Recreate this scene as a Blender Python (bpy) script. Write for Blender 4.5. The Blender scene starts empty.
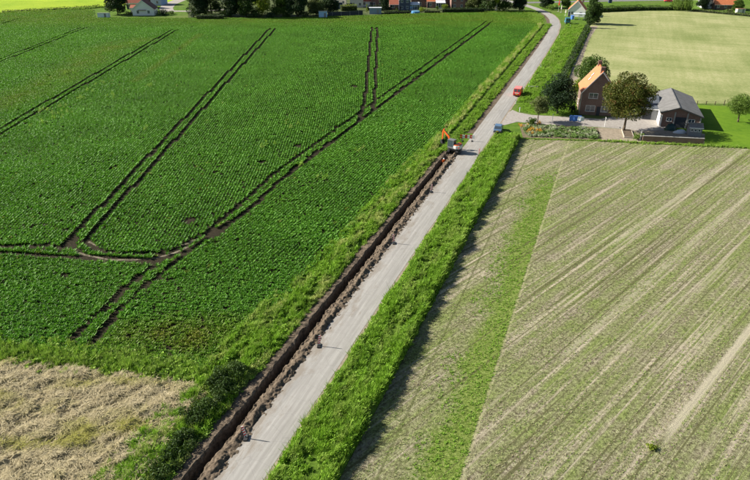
import bpy, math, random
import numpy as np
from mathutils import Vector, Matrix
random.seed(7); rng = np.random.default_rng(7)
R = math.radians
scene = bpy.context.scene
C = scene.collection

# ------------------------------------------------------------------ camera, sky, sun, exposure
CAM_H = 42.0; FOC = 620.0; PITCH = math.atan(330.0/620.0)
cam_d = bpy.data.cameras.new('camera'); cam = bpy.data.objects.new('camera', cam_d); C.objects.link(cam)
cam.location = (0, 0, CAM_H); cam.rotation_euler = (math.pi/2 - PITCH, 0, 0)
cam_d.sensor_fit = 'HORIZONTAL'; cam_d.sensor_width = 36; cam_d.lens = 36*FOC/750.0
cam_d.clip_start = 0.5; cam_d.clip_end = 9000
scene.camera = cam

SUN_EL = R(31); SH = Vector((0.975, -0.2, 0)).normalized()      # SH: the way shadows fall on the ground
world = bpy.data.worlds.new('World'); scene.world = world; world.use_nodes = True
wn = world.node_tree; bg = wn.nodes['Background']
sky = wn.nodes.new('ShaderNodeTexSky'); sky.sky_type = 'NISHITA'; sky.sun_disc = False
sky.sun_elevation = SUN_EL; sky.sun_rotation = math.atan2(-SH.x, -SH.y); sky.air_density = 1.0; sky.dust_density = 1.0
wn.links.new(sky.outputs[0], bg.inputs[0]); bg.inputs[1].default_value = 0.05
sd = bpy.data.lights.new('sun', 'SUN'); sd.energy = 5.0; sd.angle = R(0.53); sd.color = (1.0, 0.94, 0.84)
sun = bpy.data.objects.new('sun', sd); C.objects.link(sun); sun.location = (-200, 60, 200)
ray = Vector((SH.x*math.cos(SUN_EL), SH.y*math.cos(SUN_EL), -math.sin(SUN_EL)))
sun.rotation_euler = ray.to_track_quat('-Z', 'Y').to_euler()
vs = scene.view_settings; vs.view_transform = 'Standard'; vs.look = 'None'; vs.exposure = 1.0; vs.gamma = 1.0
vs.use_curve_mapping = False
scene.cycles.max_bounces = 5; scene.cycles.transparent_max_bounces = 6

# ------------------------------------------------------------------ where things stand
CP, SP = math.cos(PITCH), math.sin(PITCH)
def at(x, y, z=0.0):
    """survey point: the ground position (metres) that a photo coordinate sees at height z"""
    a = (x-375)/FOC; b = -(y-240)/FOC
    k = (z-CAM_H)/(-SP+b*CP)
    return Vector((a*k, (CP+b*SP)*k, z))
ROAD_AZ = R(20.8)
RD = np.array([math.sin(ROAD_AZ), math.cos(ROAD_AZ)]); RN = np.array([math.cos(ROAD_AZ), -math.sin(ROAD_AZ)])
R0 = np.array([-11.35, 36.5])
def st(s, t):                                    # road frame -> world xy (t positive to the right of the road)
    return R0 + np.multiply.outer(s, RD) + np.multiply.outer(t, RN)
def to_st(x, y):
    dx, dy = x-R0[0], y-R0[1]
    return dx*RD[0]+dy*RD[1], dx*RN[0]+dy*RN[1]

# ------------------------------------------------------------------ helpers
def vnoise(x, y, seed=0):
    x = np.asarray(x, float); y = np.asarray(y, float)
    xi = np.floor(x).astype(np.int64); yi = np.floor(y).astype(np.int64)
    fx = x-xi; fy = y-yi; fx = fx*fx*(3-2*fx); fy = fy*fy*(3-2*fy)
    def h(a, b):
        n = (a*374761393 + b*668265263 + seed*974634777) & 0xffffffff
        n = ((n ^ (n >> 13))*1274126177) & 0xffffffff
        return ((n ^ (n >> 16)) & 0xffff)/65535.0
    return (h(xi, yi)*(1-fx)+h(xi+1, yi)*fx)*(1-fy)+(h(xi, yi+1)*(1-fx)+h(xi+1, yi+1)*fx)*fy
def fbm(x, y, seed=0, o=4):
    v = 0; a = 0.5; f = 1.0
    for i in range(o):
        v = v + a*vnoise(np.asarray(x)*f, np.asarray(y)*f, seed+i); a *= 0.5; f *= 2.03
    return v
def inpoly(x, y, poly):
    x = np.asarray(x); y = np.asarray(y); c = np.zeros(x.shape, bool); n = len(poly)
    for i in range(n):
        x1, y1 = poly[i][0], poly[i][1]; x2, y2 = poly[(i+1) % n][0], poly[(i+1) % n][1]
        if y1 == y2: continue
        c ^= ((y1 > y) != (y2 > y)) & (x < (x2-x1)*(y-y1)/(y2-y1)+x1)
    return c
def scat_poly(poly, dens):
    xs = [p[0] for p in poly]; ys = [p[1] for p in poly]
    n = int((max(xs)-min(xs))*(max(ys)-min(ys))*dens)
    x = rng.uniform(min(xs), max(xs), n); y = rng.uniform(min(ys), max(ys), n)
    k = inpoly(x, y, poly); return x[k], y[k]
def polydist(x, y, pl):
    d = np.full(np.shape(x), 1e9)
    for (x1, y1), (x2, y2) in zip(pl, pl[1:]):
        vx, vy = x2-x1, y2-y1; L = vx*vx+vy*vy
        u = np.clip(((x-x1)*vx+(y-y1)*vy)/L, 0, 1)
        d = np.minimum(d, np.hypot(x-x1-u*vx, y-y1-u*vy))
    return d

def tag(o, label=None, cat=None, group=None, kind=None):
    if label: o['label'] = label
    if cat: o['category'] = cat
    if group: o['group'] = group
    if kind: o['kind'] = kind
    return o
def link(name, me, mat=None, parent=None):
    o = bpy.data.objects.new(name, me); C.objects.link(o)
    if mat is not None and me is not None and not me.materials:
        for m in (mat if isinstance(mat, (list, tuple)) else [mat]): me.materials.append(m)
    if parent: o.parent = parent
    return o
def empty(name, loc=(0, 0, 0), rz=0.0, label=None, cat=None, group=None):
    o = bpy.data.objects.new(name, None); C.objects.link(o)
    o.location = (loc[0], loc[1], loc[2] if len(loc) > 2 else 0); o.rotation_euler = (0, 0, rz); o.empty_display_size = 0.3
    return tag(o, label, cat, group)
def copy_tree(o, parent=None):
    c = o.copy(); C.objects.link(c); c.parent = parent
    for ch in list(o.children): copy_tree(ch, c)
    return c
def np_mesh(name, v, q, smooth=False):
    v = np.asarray(v, np.float32); q = np.asarray(q, np.int32); k = q.shape[1]
    me = bpy.data.meshes.new(name); me.vertices.add(len(v)); me.vertices.foreach_set('co', v.ravel())
    me.loops.add(q.size); me.loops.foreach_set('vertex_index', q.ravel())
    me.polygons.add(len(q)); me.polygons.foreach_set('loop_start', np.arange(0, q.size, k, dtype=np.int32))
    me.update(calc_edges=True); me.validate()
    if smooth: me.polygons.foreach_set('use_smooth', np.ones(len(me.polygons), bool))
    return me
def grid_mesh(name, X, Y, Z, uv=None, smooth=True):
    n, m = X.shape; v = np.stack([X, Y, Z], -1).reshape(-1, 3)
    i = np.arange(n*m).reshape(n, m)
    q = np.stack([i[:-1, :-1], i[:-1, 1:], i[1:, 1:], i[1:, :-1]], -1).reshape(-1, 4)
    me = np_mesh(name, v, q, smooth)
    if uv is not None:
        U = np.stack(uv, -1).reshape(-1, 2)
        l = me.uv_layers.new(name='UVMap'); li = np.zeros(len(me.loops), np.int32); me.loops.foreach_get('vertex_index', li)
        l.data.foreach_set('uv', U[li].astype(np.float32).ravel())
    return me
def sheet(name, pts, z, mat, label=None):
    me = bpy.data.meshes.new(name); me.from_pydata([(p[0], p[1], z) for p in pts], [], [list(range(len(pts)))]); me.update()
    if me.polygons[0].normal.z < 0: me.flip_normals()
    o = link(name, me, mat); tag(o, label, None, None, 'structure'); return o

class MB:
    """collects simple solids and links them as one mesh object"""
    def __init__(s): s.v = []; s.f = []
    def add(s, v, f):
        b = len(s.v); s.v += [tuple(p) for p in v]; s.f += [[i+b for i in q] for q in f]; return s
    def box(s, x0, x1, y0, y1, z0, z1, M=None):
        v = [Vector(p) for p in ((x0,y0,z0),(x1,y0,z0),(x1,y1,z0),(x0,y1,z0),(x0,y0,z1),(x1,y0,z1),(x1,y1,z1),(x0,y1,z1))]
        if M is not None: v = [M @ p for p in v]
        return s.add(v, [(0,3,2,1),(4,5,6,7),(0,1,5,4),(1,2,6,5),(2,3,7,6),(3,0,4,7)])
    def prism(s, prof, a0, a1, axis='x', taper=None):
        """profile of (u,v) points pulled from a0 to a1 along the axis (x: profile in yz, y: in xz, z: in xy)"""
        n = len(prof)
        def pt(u, w, a): return (a, u, w) if axis == 'x' else ((u, a, w) if axis == 'y' else (u, w, a))
        v = [pt(u, w, a0) for u, w in prof]+[pt(u, w, a1) for u, w in prof]
        f = [list(range(n))[::-1], list(range(n, 2*n))]+[[i, (i+1) % n, n+(i+1) % n, n+i] for i in range(n)]
        return s.add(v, f)
    def tube(s, a, b, r0, r1=None, n=8):
        a = Vector(a); b = Vector(b); r1 = r0 if r1 is None else r1
        d = (b-a).normalized(); u = d.orthogonal().normalized(); w = d.cross(u)
        v = [a+(u*math.cos(2*math.pi*i/n)+w*math.sin(2*math.pi*i/n))*r0 for i in range(n)]
        v += [b+(u*math.cos(2*math.pi*i/n)+w*math.sin(2*math.pi*i/n))*r1 for i in range(n)]
        return s.add(v, [list(range(n))[::-1], list(range(n, 2*n))]+[[i, (i+1) % n, n+(i+1) % n, n+i] for i in range(n)])
    def build(s, name, mat, parent=None, bevel=0, smooth=False):
        me = bpy.data.meshes.new(name); me.from_pydata([tuple(p) for p in s.v], [], s.f); me.update()
        import bmesh
        bm = bmesh.new(); bm.from_mesh(me); bmesh.ops.recalc_face_normals(bm, faces=bm.faces)
        if bevel: bmesh.ops.bevel(bm, geom=list(bm.edges), offset=bevel, segments=2, affect='EDGES', profile=0.6)
        bm.to_mesh(me); bm.free()
        if smooth: me.polygons.foreach_set('use_smooth', np.ones(len(me.polygons), bool))
        return link(name, me, mat, parent)

# ------------------------------------------------------------------ materials
MATS = {}
def newmat(name):
    m = bpy.data.materials.new(name); m.use_nodes = True; return m, m.node_tree.nodes, m.node_tree.links, m.node_tree.nodes['Principled BSDF']
def col4(c): return (c[0], c[1], c[2], 1)
def ramp(n, stops):
    r = n.new('ShaderNodeValToRGB'); e = r.color_ramp.elements
    while len(e) < len(stops): e.new(0.5)
    for i, (p, c) in enumerate(stops): e[i].position = p; e[i].color = col4(c)
    return r
def noise(n, l, vec, scale, detail=4, rough=0.55, dist=0):
    t = n.new('ShaderNodeTexNoise'); t.inputs['Scale'].default_value = scale; t.inputs['Detail'].default_value = detail
    t.inputs['Roughness'].default_value = rough; t.inputs['Distortion'].default_value = dist
    if vec is not None: l.new(vec, t.inputs['Vector'])
    return t
def mixc(n, l, f, a, b, mode='MIX'):
    m = n.new('ShaderNodeMix'); m.data_type = 'RGBA'; m.blend_type = mode
    for sock, v in ((m.inputs[0], f), (m.inputs[6], a), (m.inputs[7], b)):
        if isinstance(v, (int, float)): sock.default_value = v
        elif isinstance(v, tuple): sock.default_value = col4(v)
        else: l.new(v, sock)
    return m.outputs[2]
def mapr(n, l, v, a, b, c=0.0, d=1.0):
    m = n.new('ShaderNodeMapRange'); l.new(v, m.inputs[0])
    for i, x in enumerate((a, b, c, d)): m.inputs[i+1].default_value = x
    return m.outputs[0]
def mathn(n, l, op, a, b=None):
    m = n.new('ShaderNodeMath'); m.operation = op
    for i, v in enumerate((a, b)):
        if v is None: continue
        if isinstance(v, (int, float)): m.inputs[i].default_value = v
        else: l.new(v, m.inputs[i])
    return m.outputs[0]
def bump(n, l, bsdf, h, strength=0.5, dist=0.05):
    b = n.new('ShaderNodeBump'); b.inputs['Strength'].default_value = strength; b.inputs['Distance'].default_value = dist
    l.new(h, b.inputs['Height']); l.new(b.outputs[0], bsdf.inputs['Normal'])
def posn(n): return n.new('ShaderNodeNewGeometry').outputs['Position']
def mapping(n, l, vec, rz=0, scale=(1, 1, 1)):
    m = n.new('ShaderNodeMapping'); m.vector_type = 'TEXTURE' if False else 'POINT'
    m.inputs['Rotation'].default_value = (0, 0, rz); m.inputs['Scale'].default_value = scale
    l.new(vec, m.inputs['Vector']); return m.outputs[0]

def plain(name, c, rough=0.6, var=0.12, scale=3.0, metal=0.0, spec=0.35, bmp=0.0):
    if name in MATS: return MATS[name]
    m, n, l, b = newmat(name)
    t = noise(n, l, n.new('ShaderNodeTexCoord').outputs['Object'], scale, 5, 0.6)
    r = ramp(n, [(0.25, tuple(x*(1-var) for x in c)), (0.75, tuple(min(1, x*(1+var)) for x in c))])
    l.new(t.outputs['Fac'], r.inputs[0]); l.new(r.outputs[0], b.inputs['Base Color'])
    b.inputs['Roughness'].default_value = rough; b.inputs['Metallic'].default_value = metal
    b.inputs['Specular IOR Level'].default_value = spec
    if bmp: bump(n, l, b, t.outputs['Fac'], bmp, 0.03)
    MATS[name] = m; return m
def foliage(name, c_dark, c_light, c_alt=None, alt=0.0, transl=0.25, patch=0.15, rough=0.6, attr=False, spec=0.2, tcol=(0.16, 0.26, 0.02)):
    """leaf material: per-leaf and patchy hue; 'tint' carried by scattered plants"""
    m, n, l, b = newmat(name)
    g = n.new('ShaderNodeNewGeometry'); oi = n.new('ShaderNodeObjectInfo')
    t = noise(n, l, g.outputs['Position'], patch, 3, 0.6)
    f = mathn(n, l, 'ADD', mathn(n, l, 'MULTIPLY', g.outputs['Random Per Island'], 0.55), mathn(n, l, 'MULTIPLY', t.outputs['Fac'], 0.6))
    f = mathn(n, l, 'ADD', f, mathn(n, l, 'MULTIPLY', oi.outputs['Random'], 0.2))
    r = ramp(n, [(0.25, c_dark), (0.95, c_light)]); l.new(f, r.inputs[0]); c = r.outputs[0]
    if c_alt is not None:
        if attr:
            a = n.new('ShaderNodeAttribute'); a.attribute_type = 'INSTANCER'; a.attribute_name = 'tint'
            c = mixc(n, l, a.outputs['Fac'], c, c_alt)
        else:
            t2 = noise(n, l, g.outputs['Position'], patch*2.7, 3, 0.6)
            c = mixc(n, l, mapr(n, l, t2.outputs['Fac'], 0.62-alt, 0.74-alt), c, c_alt)
    l.new(c, b.inputs['Base Color']); b.inputs['Roughness'].default_value = rough; b.inputs['Specular IOR Level'].default_value = spec
    tr = n.new('ShaderNodeBsdfTranslucent'); l.new(mixc(n, l, 0.5, c, tcol), tr.inputs[0])
    mx = n.new('ShaderNodeMixShader'); mx.inputs[0].default_value = transl
    l.new(b.outputs[0], mx.inputs[1]); l.new(tr.outputs[0], mx.inputs[2])
    l.new(mx.outputs[0], n['Material Output'].inputs['Surface'])
    MATS[name] = m; return m
def glass_mat():
    m, n, l, b = newmat('window_glass'); b.inputs['Base Color'].default_value = (0.05, 0.07, 0.09, 1)
    b.inputs['Roughness'].default_value = 0.06; b.inputs['Specular IOR Level'].default_value = 0.9; MATS['glass'] = m; return m
GLASS = glass_mat()

BEET = foliage('beet_leaves', (0.032, 0.110, 0.013), (0.185, 0.44, 0.046), (0.25, 0.25, 0.035), transl=0.36, patch=0.06, attr=True, rough=0.55, spec=0.16, tcol=(0.14, 0.33, 0.015))
GRASS = foliage('verge_grass', (0.036, 0.12, 0.008), (0.33, 0.57, 0.050), (0.55, 0.55, 0.20), transl=0.36, patch=0.35, attr=True)
TUFT = foliage('field_tufts', (0.12, 0.24, 0.018), (0.27, 0.48, 0.045), (0.52, 0.46, 0.30), transl=0.3, patch=0.4, attr=True, rough=0.8)
STRAW = foliage('straw', (0.34, 0.275, 0.145), (0.60, 0.52, 0.33), (0.30, 0.30, 0.03), transl=0.1, patch=0.4, attr=True, rough=0.8)

# ---- ground-type materials
def m_ground():
    m, n, l, b = newmat('rough_grass_ground'); p = posn(n)
    t = noise(n, l, p, 0.5, 8, 0.7); t2 = noise(n, l, p, 0.03, 3, 0.5)
    r = ramp(n, [(0.3, (0.05, 0.10, 0.014)), (0.55, (0.10, 0.18, 0.02)), (0.75, (0.17, 0.22, 0.05))]); l.new(t.outputs['Fac'], r.inputs[0])
    l.new(mixc(n, l, mapr(n, l, t2.outputs['Fac'], 0.5, 0.7, 0, 0.5), r.outputs[0], (0.20, 0.17, 0.09)), b.inputs['Base Color'])
    b.inputs['Roughness'].default_value = 0.95; b.inputs['Specular IOR Level'].default_value = 0.1
    t3 = noise(n, l, p, 6, 6, 0.7); bump(n, l, b, t3.outputs['Fac'], 0.8, 0.15); return m
def m_soil(name, dark, light, sc=2.5):
    m, n, l, b = newmat(name); p = posn(n)
    t = noise(n, l, p, sc, 10, 0.72); r = ramp(n, [(0.3, dark), (0.7, light)]); l.new(t.outputs['Fac'], r.inputs[0])
    l.new(r.outputs[0], b.inputs['Base Color']); b.inputs['Roughness'].default_value = 0.95; b.inputs['Specular IOR Level'].default_value = 0.1
    t3 = noise(n, l, p, sc*4, 8, 0.75); bump(n, l, b, t3.outputs['Fac'], 0.9, 0.08); return m
def m_road():
    m, n, l, b = newmat('worn_concrete_asphalt'); uv = n.new('ShaderNodeTexCoord').outputs['UV']
    st1 = noise(n, l, mapping(n, l, uv, 0, (3.2, 0.10, 1)), 1.0, 5, 0.6)          # long worn streaks along the road
    st2 = noise(n, l, mapping(n, l, uv, 0, (1.6, 0.9, 1)), 1.0, 6, 0.7)
    fine = noise(n, l, posn(n), 22, 6, 0.8)
    r = ramp(n, [(0.3, (0.235, 0.225, 0.205)), (0.5, (0.30, 0.29, 0.265)), (0.72, (0.42, 0.405, 0.375))]); l.new(st1.outputs['Fac'], r.inputs[0])
    c = mixc(n, l, mapr(n, l, st2.outputs['Fac'], 0.35, 0.7, 0.0, 0.45), r.outputs[0], (0.22, 0.205, 0.19))
    su = n.new('ShaderNodeSeparateXYZ'); l.new(uv, su.inputs[0])
    mud = noise(n, l, mapping(n, l, uv, 0, (0.9, 0.28, 1)), 1.0, 7, 0.75); md_ = mathn(n, l, 'SUBTRACT', mud.outputs['Fac'], mathn(n, l, 'MULTIPLY', su.outputs[0], 0.085))
    md_ = mathn(n, l, 'MULTIPLY', mapr(n, l, md_, 0.54, 0.70), mapr(n, l, su.outputs[1], 110, 130, 0.75, 0.25)); c = mixc(n, l, md_, c, (0.17, 0.135, 0.095))
    pt_ = n.new('ShaderNodeTexVoronoi'); pt_.inputs['Scale'].default_value = 1.0; l.new(mapping(n, l, uv, 0, (0.35, 0.11, 1)), pt_.inputs['Vector'])
    sp_ = n.new('ShaderNodeSeparateColor'); l.new(pt_.outputs['Color'], sp_.inputs[0]); c = mixc(n, l, mapr(n, l, sp_.outputs[0], 0.8, 0.83, 0.0, 0.3), c, (0.19, 0.185, 0.175))
    v = n.new('ShaderNodeTexVoronoi'); v.feature = 'DISTANCE_TO_EDGE'; v.inputs['Scale'].default_value = 0.5; l.new(uv, v.inputs['Vector'])
    c = mixc(n, l, mapr(n, l, v.outputs['Distance'], 0.0, 0.012, 0.35, 0.0), c, (0.12, 0.115, 0.11))
    c = mixc(n, l, mapr(n, l, fine.outputs['Fac'], 0.3, 0.75, 0.0, 0.35), c, (0.46, 0.44, 0.41))
    l.new(c, b.inputs['Base Color']); b.inputs['Roughness'].default_value = 0.85; b.inputs['Specular IOR Level'].default_value = 0.25
    bump(n, l, b, fine.outputs['Fac'], 0.25, 0.01); return m
def m_stubble():
    m, n, l, b = newmat('drilled_stubble_soil'); p = posn(n)
    # rotate so that X runs along the drilling direction (45 degrees)
    d = mapping(n, l, p, R(-45), (1, 1, 1)); d2 = mapping(n, l, d, 0, (0.025, 1.1, 1)); d3 = mapping(n, l, d, 0, (0.05, 0.33, 1)); d4 = mapping(n, l, d, 0, (0.02, 2.4, 1))
    s1 = noise(n, l, d2, 1.0, 5, 0.65, 0.15); s2 = noise(n, l, d3, 1.0, 4, 0.6, 0.2); s4 = noise(n, l, d4, 1.0, 3, 0.5)
    fine = noise(n, l, p, 2.6, 8, 0.85); mid = noise(n, l, p, 0.22, 6, 0.65)
    soil = ramp(n, [(0.38, (0.065, 0.053, 0.032)), (0.5, (0.235, 0.205, 0.135)), (0.60, (0.50, 0.45, 0.33))]); l.new(fine.outputs['Fac'], soil.inputs[0])
    green = ramp(n, [(0.38, (0.055, 0.095, 0.012)), (0.60, (0.24, 0.33, 0.055))]); l.new(fine.outputs['Fac'], green.inputs[0])
    f = mathn(n, l, 'ADD', mathn(n, l, 'MULTIPLY', s1.outputs['Fac'], 0.35), mathn(n, l, 'MULTIPLY', s2.outputs['Fac'], 0.3))
    f = mathn(n, l, 'ADD', f, mathn(n, l, 'MULTIPLY', mid.outputs['Fac'], 0.35))
    f = mathn(n, l, 'ADD', f, mathn(n, l, 'MULTIPLY', mathn(n, l, 'SUBTRACT', fine.outputs['Fac'], 0.5), 0.35))
    gmask = mapr(n, l, f, 0.42, 0.58, 0.0, 0.72)
    # the strip that was never sprayed, parallel to the road (t from 12.5 to 17.3 m)
    sx = n.new('ShaderNodeSeparateXYZ'); l.new(p, sx.inputs[0])
    tt = mathn(n, l, 'ADD', mathn(n, l, 'MULTIPLY', mathn(n, l, 'SUBTRACT', sx.outputs[0], float(R0[0])), float(RN[0])), mathn(n, l, 'MULTIPLY', mathn(n, l, 'SUBTRACT', sx.outputs[1], float(R0[1])), float(RN[1])))
    wob = mathn(n, l, 'ADD', tt, mathn(n, l, 'MULTIPLY', mathn(n, l, 'SUBTRACT', mid.outputs['Fac'], 0.5), 9.0))
    strip = mathn(n, l, 'MULTIPLY', mapr(n, l, wob, 11.5, 15.0), mapr(n, l, tt, 17.15, 17.45, 1.0, 0.0))
    strip = mathn(n, l, 'MULTIPLY', strip, mapr(n, l, mathn(n, l, 'ADD', sx.outputs[1], mathn(n, l, 'MULTIPLY', mathn(n, l, 'SUBTRACT', mid.outputs['Fac'], 0.5), 30.0)), 98, 110, 1.0, 0.0))
    gm = mathn(n, l, 'MAXIMUM', gmask, mathn(n, l, 'MULTIPLY', strip, mapr(n, l, fine.outputs['Fac'], 0.3, 0.65, 1.0, 0.8)))
    c = mixc(n, l, gm, soil.outputs[0], green.outputs[0])
    # pale bare passes and narrow wheelings
    c = mixc(n, l, mathn(n, l, 'MULTIPLY', mathn(n, l, 'MULTIPLY', mapr(n, l, s1.outputs['Fac'], 0.45, 0.35), mapr(n, l, fine.outputs['Fac'], 0.36, 0.54, 0.25, 0.95)), mapr(n, l, strip, 0.0, 0.3, 1.0, 0.0)), c, (0.50, 0.44, 0.32))
    c = mixc(n, l, mapr(n, l, s4.outputs['Fac'], 0.58, 0.63, 0.0, 0.8), c, (0.11, 0.11, 0.045))
    c = mixc(n, l, mathn(n, l, 'MULTIPLY', mapr(n, l, s4.outputs['Fac'], 0.41, 0.34, 0.0, 0.45), mapr(n, l, strip, 0.0, 0.3, 1.0, 0.0)), c, (0.48, 0.43, 0.31))
    dg_ = mathn(n, l, 'MULTIPLY', mathn(n, l, 'SUBTRACT', sx.outputs[0], sx.outputs[1]), 0.7071)
    dg_ = mathn(n, l, 'ADD', dg_, mathn(n, l, 'MULTIPLY', mathn(n, l, 'SUBTRACT', fine.outputs['Fac'], 0.5), 1.2))
    for d0, hw, x0, k_ in ((-10.5, 0.42, 26.5, 0.8), (-23.0, 0.3, 20.0, 0.45), (-31.0, 0.35, 34.0, 0.5)):
        mk = mathn(n, l, 'MULTIPLY', mapr(n, l, mathn(n, l, 'ABSOLUTE', mathn(n, l, 'SUBTRACT', dg_, d0)), hw*0.5, hw*1.4, k_, 0.0), mapr(n, l, sx.outputs[0], x0-1, x0+1))
        c = mixc(n, l, mk, c, (0.50, 0.45, 0.33))
    wb = mathn(n, l, 'ADD', tt, mathn(n, l, 'MULTIPLY', mathn(n, l, 'SUBTRACT', fine.outputs['Fac'], 0.5), 0.5))
    for tc_, hw, k_, cc_ in ((17.42, 0.13, 0.45, (0.46, 0.44, 0.24)), (10.8, 0.13, 0.6, (0.085, 0.10, 0.03)), (8.9, 0.10, 0.35, (0.085, 0.10, 0.03))):
        dln = mathn(n, l, 'ABSOLUTE', mathn(n, l, 'SUBTRACT', wb, tc_)); c = mixc(n, l, mapr(n, l, dln, hw*0.5, hw*1.3, k_, 0.0), c, cc_)
    l.new(c, b.inputs['Base Color']); b.inputs['Roughness'].default_value = 0.95; b.inputs['Specular IOR Level'].default_value = 0.08
    bh = noise(n, l, p, 7, 8, 0.75)
    h = mathn(n, l, 'ADD', bh.outputs['Fac'], mathn(n, l, 'MULTIPLY', s4.outputs['Fac'], 0.5)); bump(n, l, b, h, 1.0, 0.16); return m
def m_pale_field():
    m, n, l, b = newmat('mown_pale_stubble'); p = posn(n)
    d = mapping(n, l, p, R(20.8), (1, 1, 1)); d2 = mapping(n, l, d, 0, (0.55, 0.02, 1)); d3 = mapping(n, l, d, R(-27), (0.012, 0.35, 1))
    s1 = noise(n, l, d2, 1, 4, 0.6, 0.1); s3 = noise(n, l, d3, 1, 4, 0.6); fine = noise(n, l, p, 1.3, 9, 0.85); mid = noise(n, l, p, 0.035, 4, 0.6)
    f = mathn(n, l, 'ADD', mathn(n, l, 'MULTIPLY', s1.outputs['Fac'], 0.10), mathn(n, l, 'MULTIPLY', fine.outputs['Fac'], 0.45))
    f = mathn(n, l, 'ADD', f, mathn(n, l, 'MULTIPLY', mid.outputs['Fac'], 0.3)); f = mathn(n, l, 'ADD', f, mathn(n, l, 'MULTIPLY', s3.outputs['Fac'], 0.12))
    r = ramp(n, [(0.41, (0.17, 0.21, 0.065)), (0.505, (0.30, 0.315, 0.135)), (0.60, (0.46, 0.42, 0.245))]); l.new(f, r.inputs[0])
    l.new(r.outputs[0], b.inputs['Base Color']); b.inputs['Roughness'].default_value = 0.95; b.inputs['Specular IOR Level'].default_value = 0.08
    bump(n, l, b, fine.outputs['Fac'], 0.7, 0.1); return m
def m_straw():
    m, n, l, b = newmat('lodged_straw'); p = posn(n)
    f1 = noise(n, l, p, 9, 10, 0.8); f2 = noise(n, l, mapping(n, l, p, R(20), (0.22, 0.55, 1)), 1.0, 6, 0.65)
    r = ramp(n, [(0.30, (0.20, 0.155, 0.075)), (0.5, (0.42, 0.355, 0.215)), (0.70, (0.62, 0.54, 0.36))]); l.new(f1.outputs['Fac'], r.inputs[0])
    c = mixc(n, l, mapr(n, l, f2.outputs['Fac'], 0.52, 0.68, 0, 0.75), r.outputs[0], (0.30, 0.275, 0.04))
    l.new(c, b.inputs['Base Color']); b.inputs['Roughness'].default_value = 0.9; b.inputs['Specular IOR Level'].default_value = 0.1
    bump(n, l, b, f1.outputs['Fac'], 1.0, 0.12); return m
def m_grassy(name, a, bcol, sc=1.2):
    m, n, l, b = newmat(name); p = posn(n); t = noise(n, l, p, sc, 8, 0.7); t2 = noise(n, l, p, 0.05, 4, 0.6)
    f = mathn(n, l, 'ADD', mathn(n, l, 'MULTIPLY', t.outputs['Fac'], 0.5), mathn(n, l, 'MULTIPLY', t2.outputs['Fac'], 0.5))
    r = ramp(n, [(0.36, a), (0.64, bcol)]); l.new(f, r.inputs[0]); l.new(r.outputs[0], b.inputs['Base Color'])
    b.inputs['Roughness'].default_value = 0.95; b.inputs['Specular IOR Level'].default_value = 0.1
    bump(n, l, b, noise(n, l, p, 8, 6, 0.7).outputs['Fac'], 0.7, 0.08); return m
def m_brick(name, c1, c2, mortar=(0.30, 0.28, 0.25)):
    m, n, l, b = newmat(name); tc = n.new('ShaderNodeTexCoord').outputs['Object']
    sx = n.new('ShaderNodeSeparateXYZ'); l.new(tc, sx.inputs[0]); cx = n.new('ShaderNodeCombineXYZ')
    l.new(mathn(n, l, 'ADD', sx.outputs[0], sx.outputs[1]), cx.inputs[0]); l.new(sx.outputs[2], cx.inputs[1])
    t = n.new('ShaderNodeTexBrick'); l.new(cx.outputs[0], t.inputs['Vector']); t.inputs['Scale'].default_value = 1.0
    t.inputs['Brick Width'].default_value = 0.22; t.inputs['Row Height'].default_value = 0.065; t.inputs['Mortar Size'].default_value = 0.008
    for k, c in (('Color1', c1), ('Color2', c2), ('Mortar', mortar)): t.inputs[k].default_value = col4(c)
    nz = noise(n, l, tc, 0.7, 5, 0.6); l.new(mixc(n, l, mapr(n, l, nz.outputs['Fac'], 0.4, 0.7, 0, 0.4), t.outputs[0], tuple(x*0.6 for x in c1)), b.inputs['Base Color'])
    b.inputs['Roughness'].default_value = 0.9; return m
def m_tiles(name, c, var=0.3):
    m, n, l, b = newmat(name); tc = n.new('ShaderNodeTexCoord').outputs['Object']
    nz = noise(n, l, tc, 1.6, 6, 0.7); w = n.new('ShaderNodeTexWave'); w.bands_direction = 'Y'; w.inputs['Scale'].default_value = 1.2; w.inputs['Distortion'].default_value = 0.6; l.new(tc, w.inputs['Vector'])
    r = ramp(n, [(0.25, tuple(x*(1-var) for x in c)), (0.75, tuple(x*(1+var*0.6) for x in c))]); l.new(nz.outputs['Fac'], r.inputs[0])
    l.new(r.outputs[0], b.inputs['Base Color']); b.inputs['Roughness'].default_value = 0.75; bump(n, l, b, w.outputs['Fac'], 0.5, 0.05); return m
def m_corrugated(name, c):
    m, n, l, b = newmat(name); tc = n.new('ShaderNodeTexCoord').outputs['Object']
    w = n.new('ShaderNodeTexWave'); w.bands_direction = 'Y'; w.inputs['Scale'].default_value = 1.6; w.inputs['Distortion'].default_value = 0; l.new(tc, w.inputs['Vector'])
    nz = noise(n, l, tc, 0.8, 7, 0.7); st_ = noise(n, l, mapping(n, l, tc, 0, (0.15, 1.8, 0.15)), 1, 5, 0.6)
    r = ramp(n, [(0.28, tuple(x*0.65 for x in c)), (0.55, c), (0.78, tuple(x*1.3 for x in c))]); l.new(nz.outputs['Fac'], r.inputs[0])
    l.new(mixc(n, l, mapr(n, l, st_.outputs['Fac'], 0.45, 0.7, 0, 0.45), r.outputs[0], tuple(x*0.55 for x in c)), b.inputs['Base Color'])
    b.inputs['Roughness'].default_value = 0.8; bump(n, l, b, w.outputs['Fac'], 0.6, 0.05); return m

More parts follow.
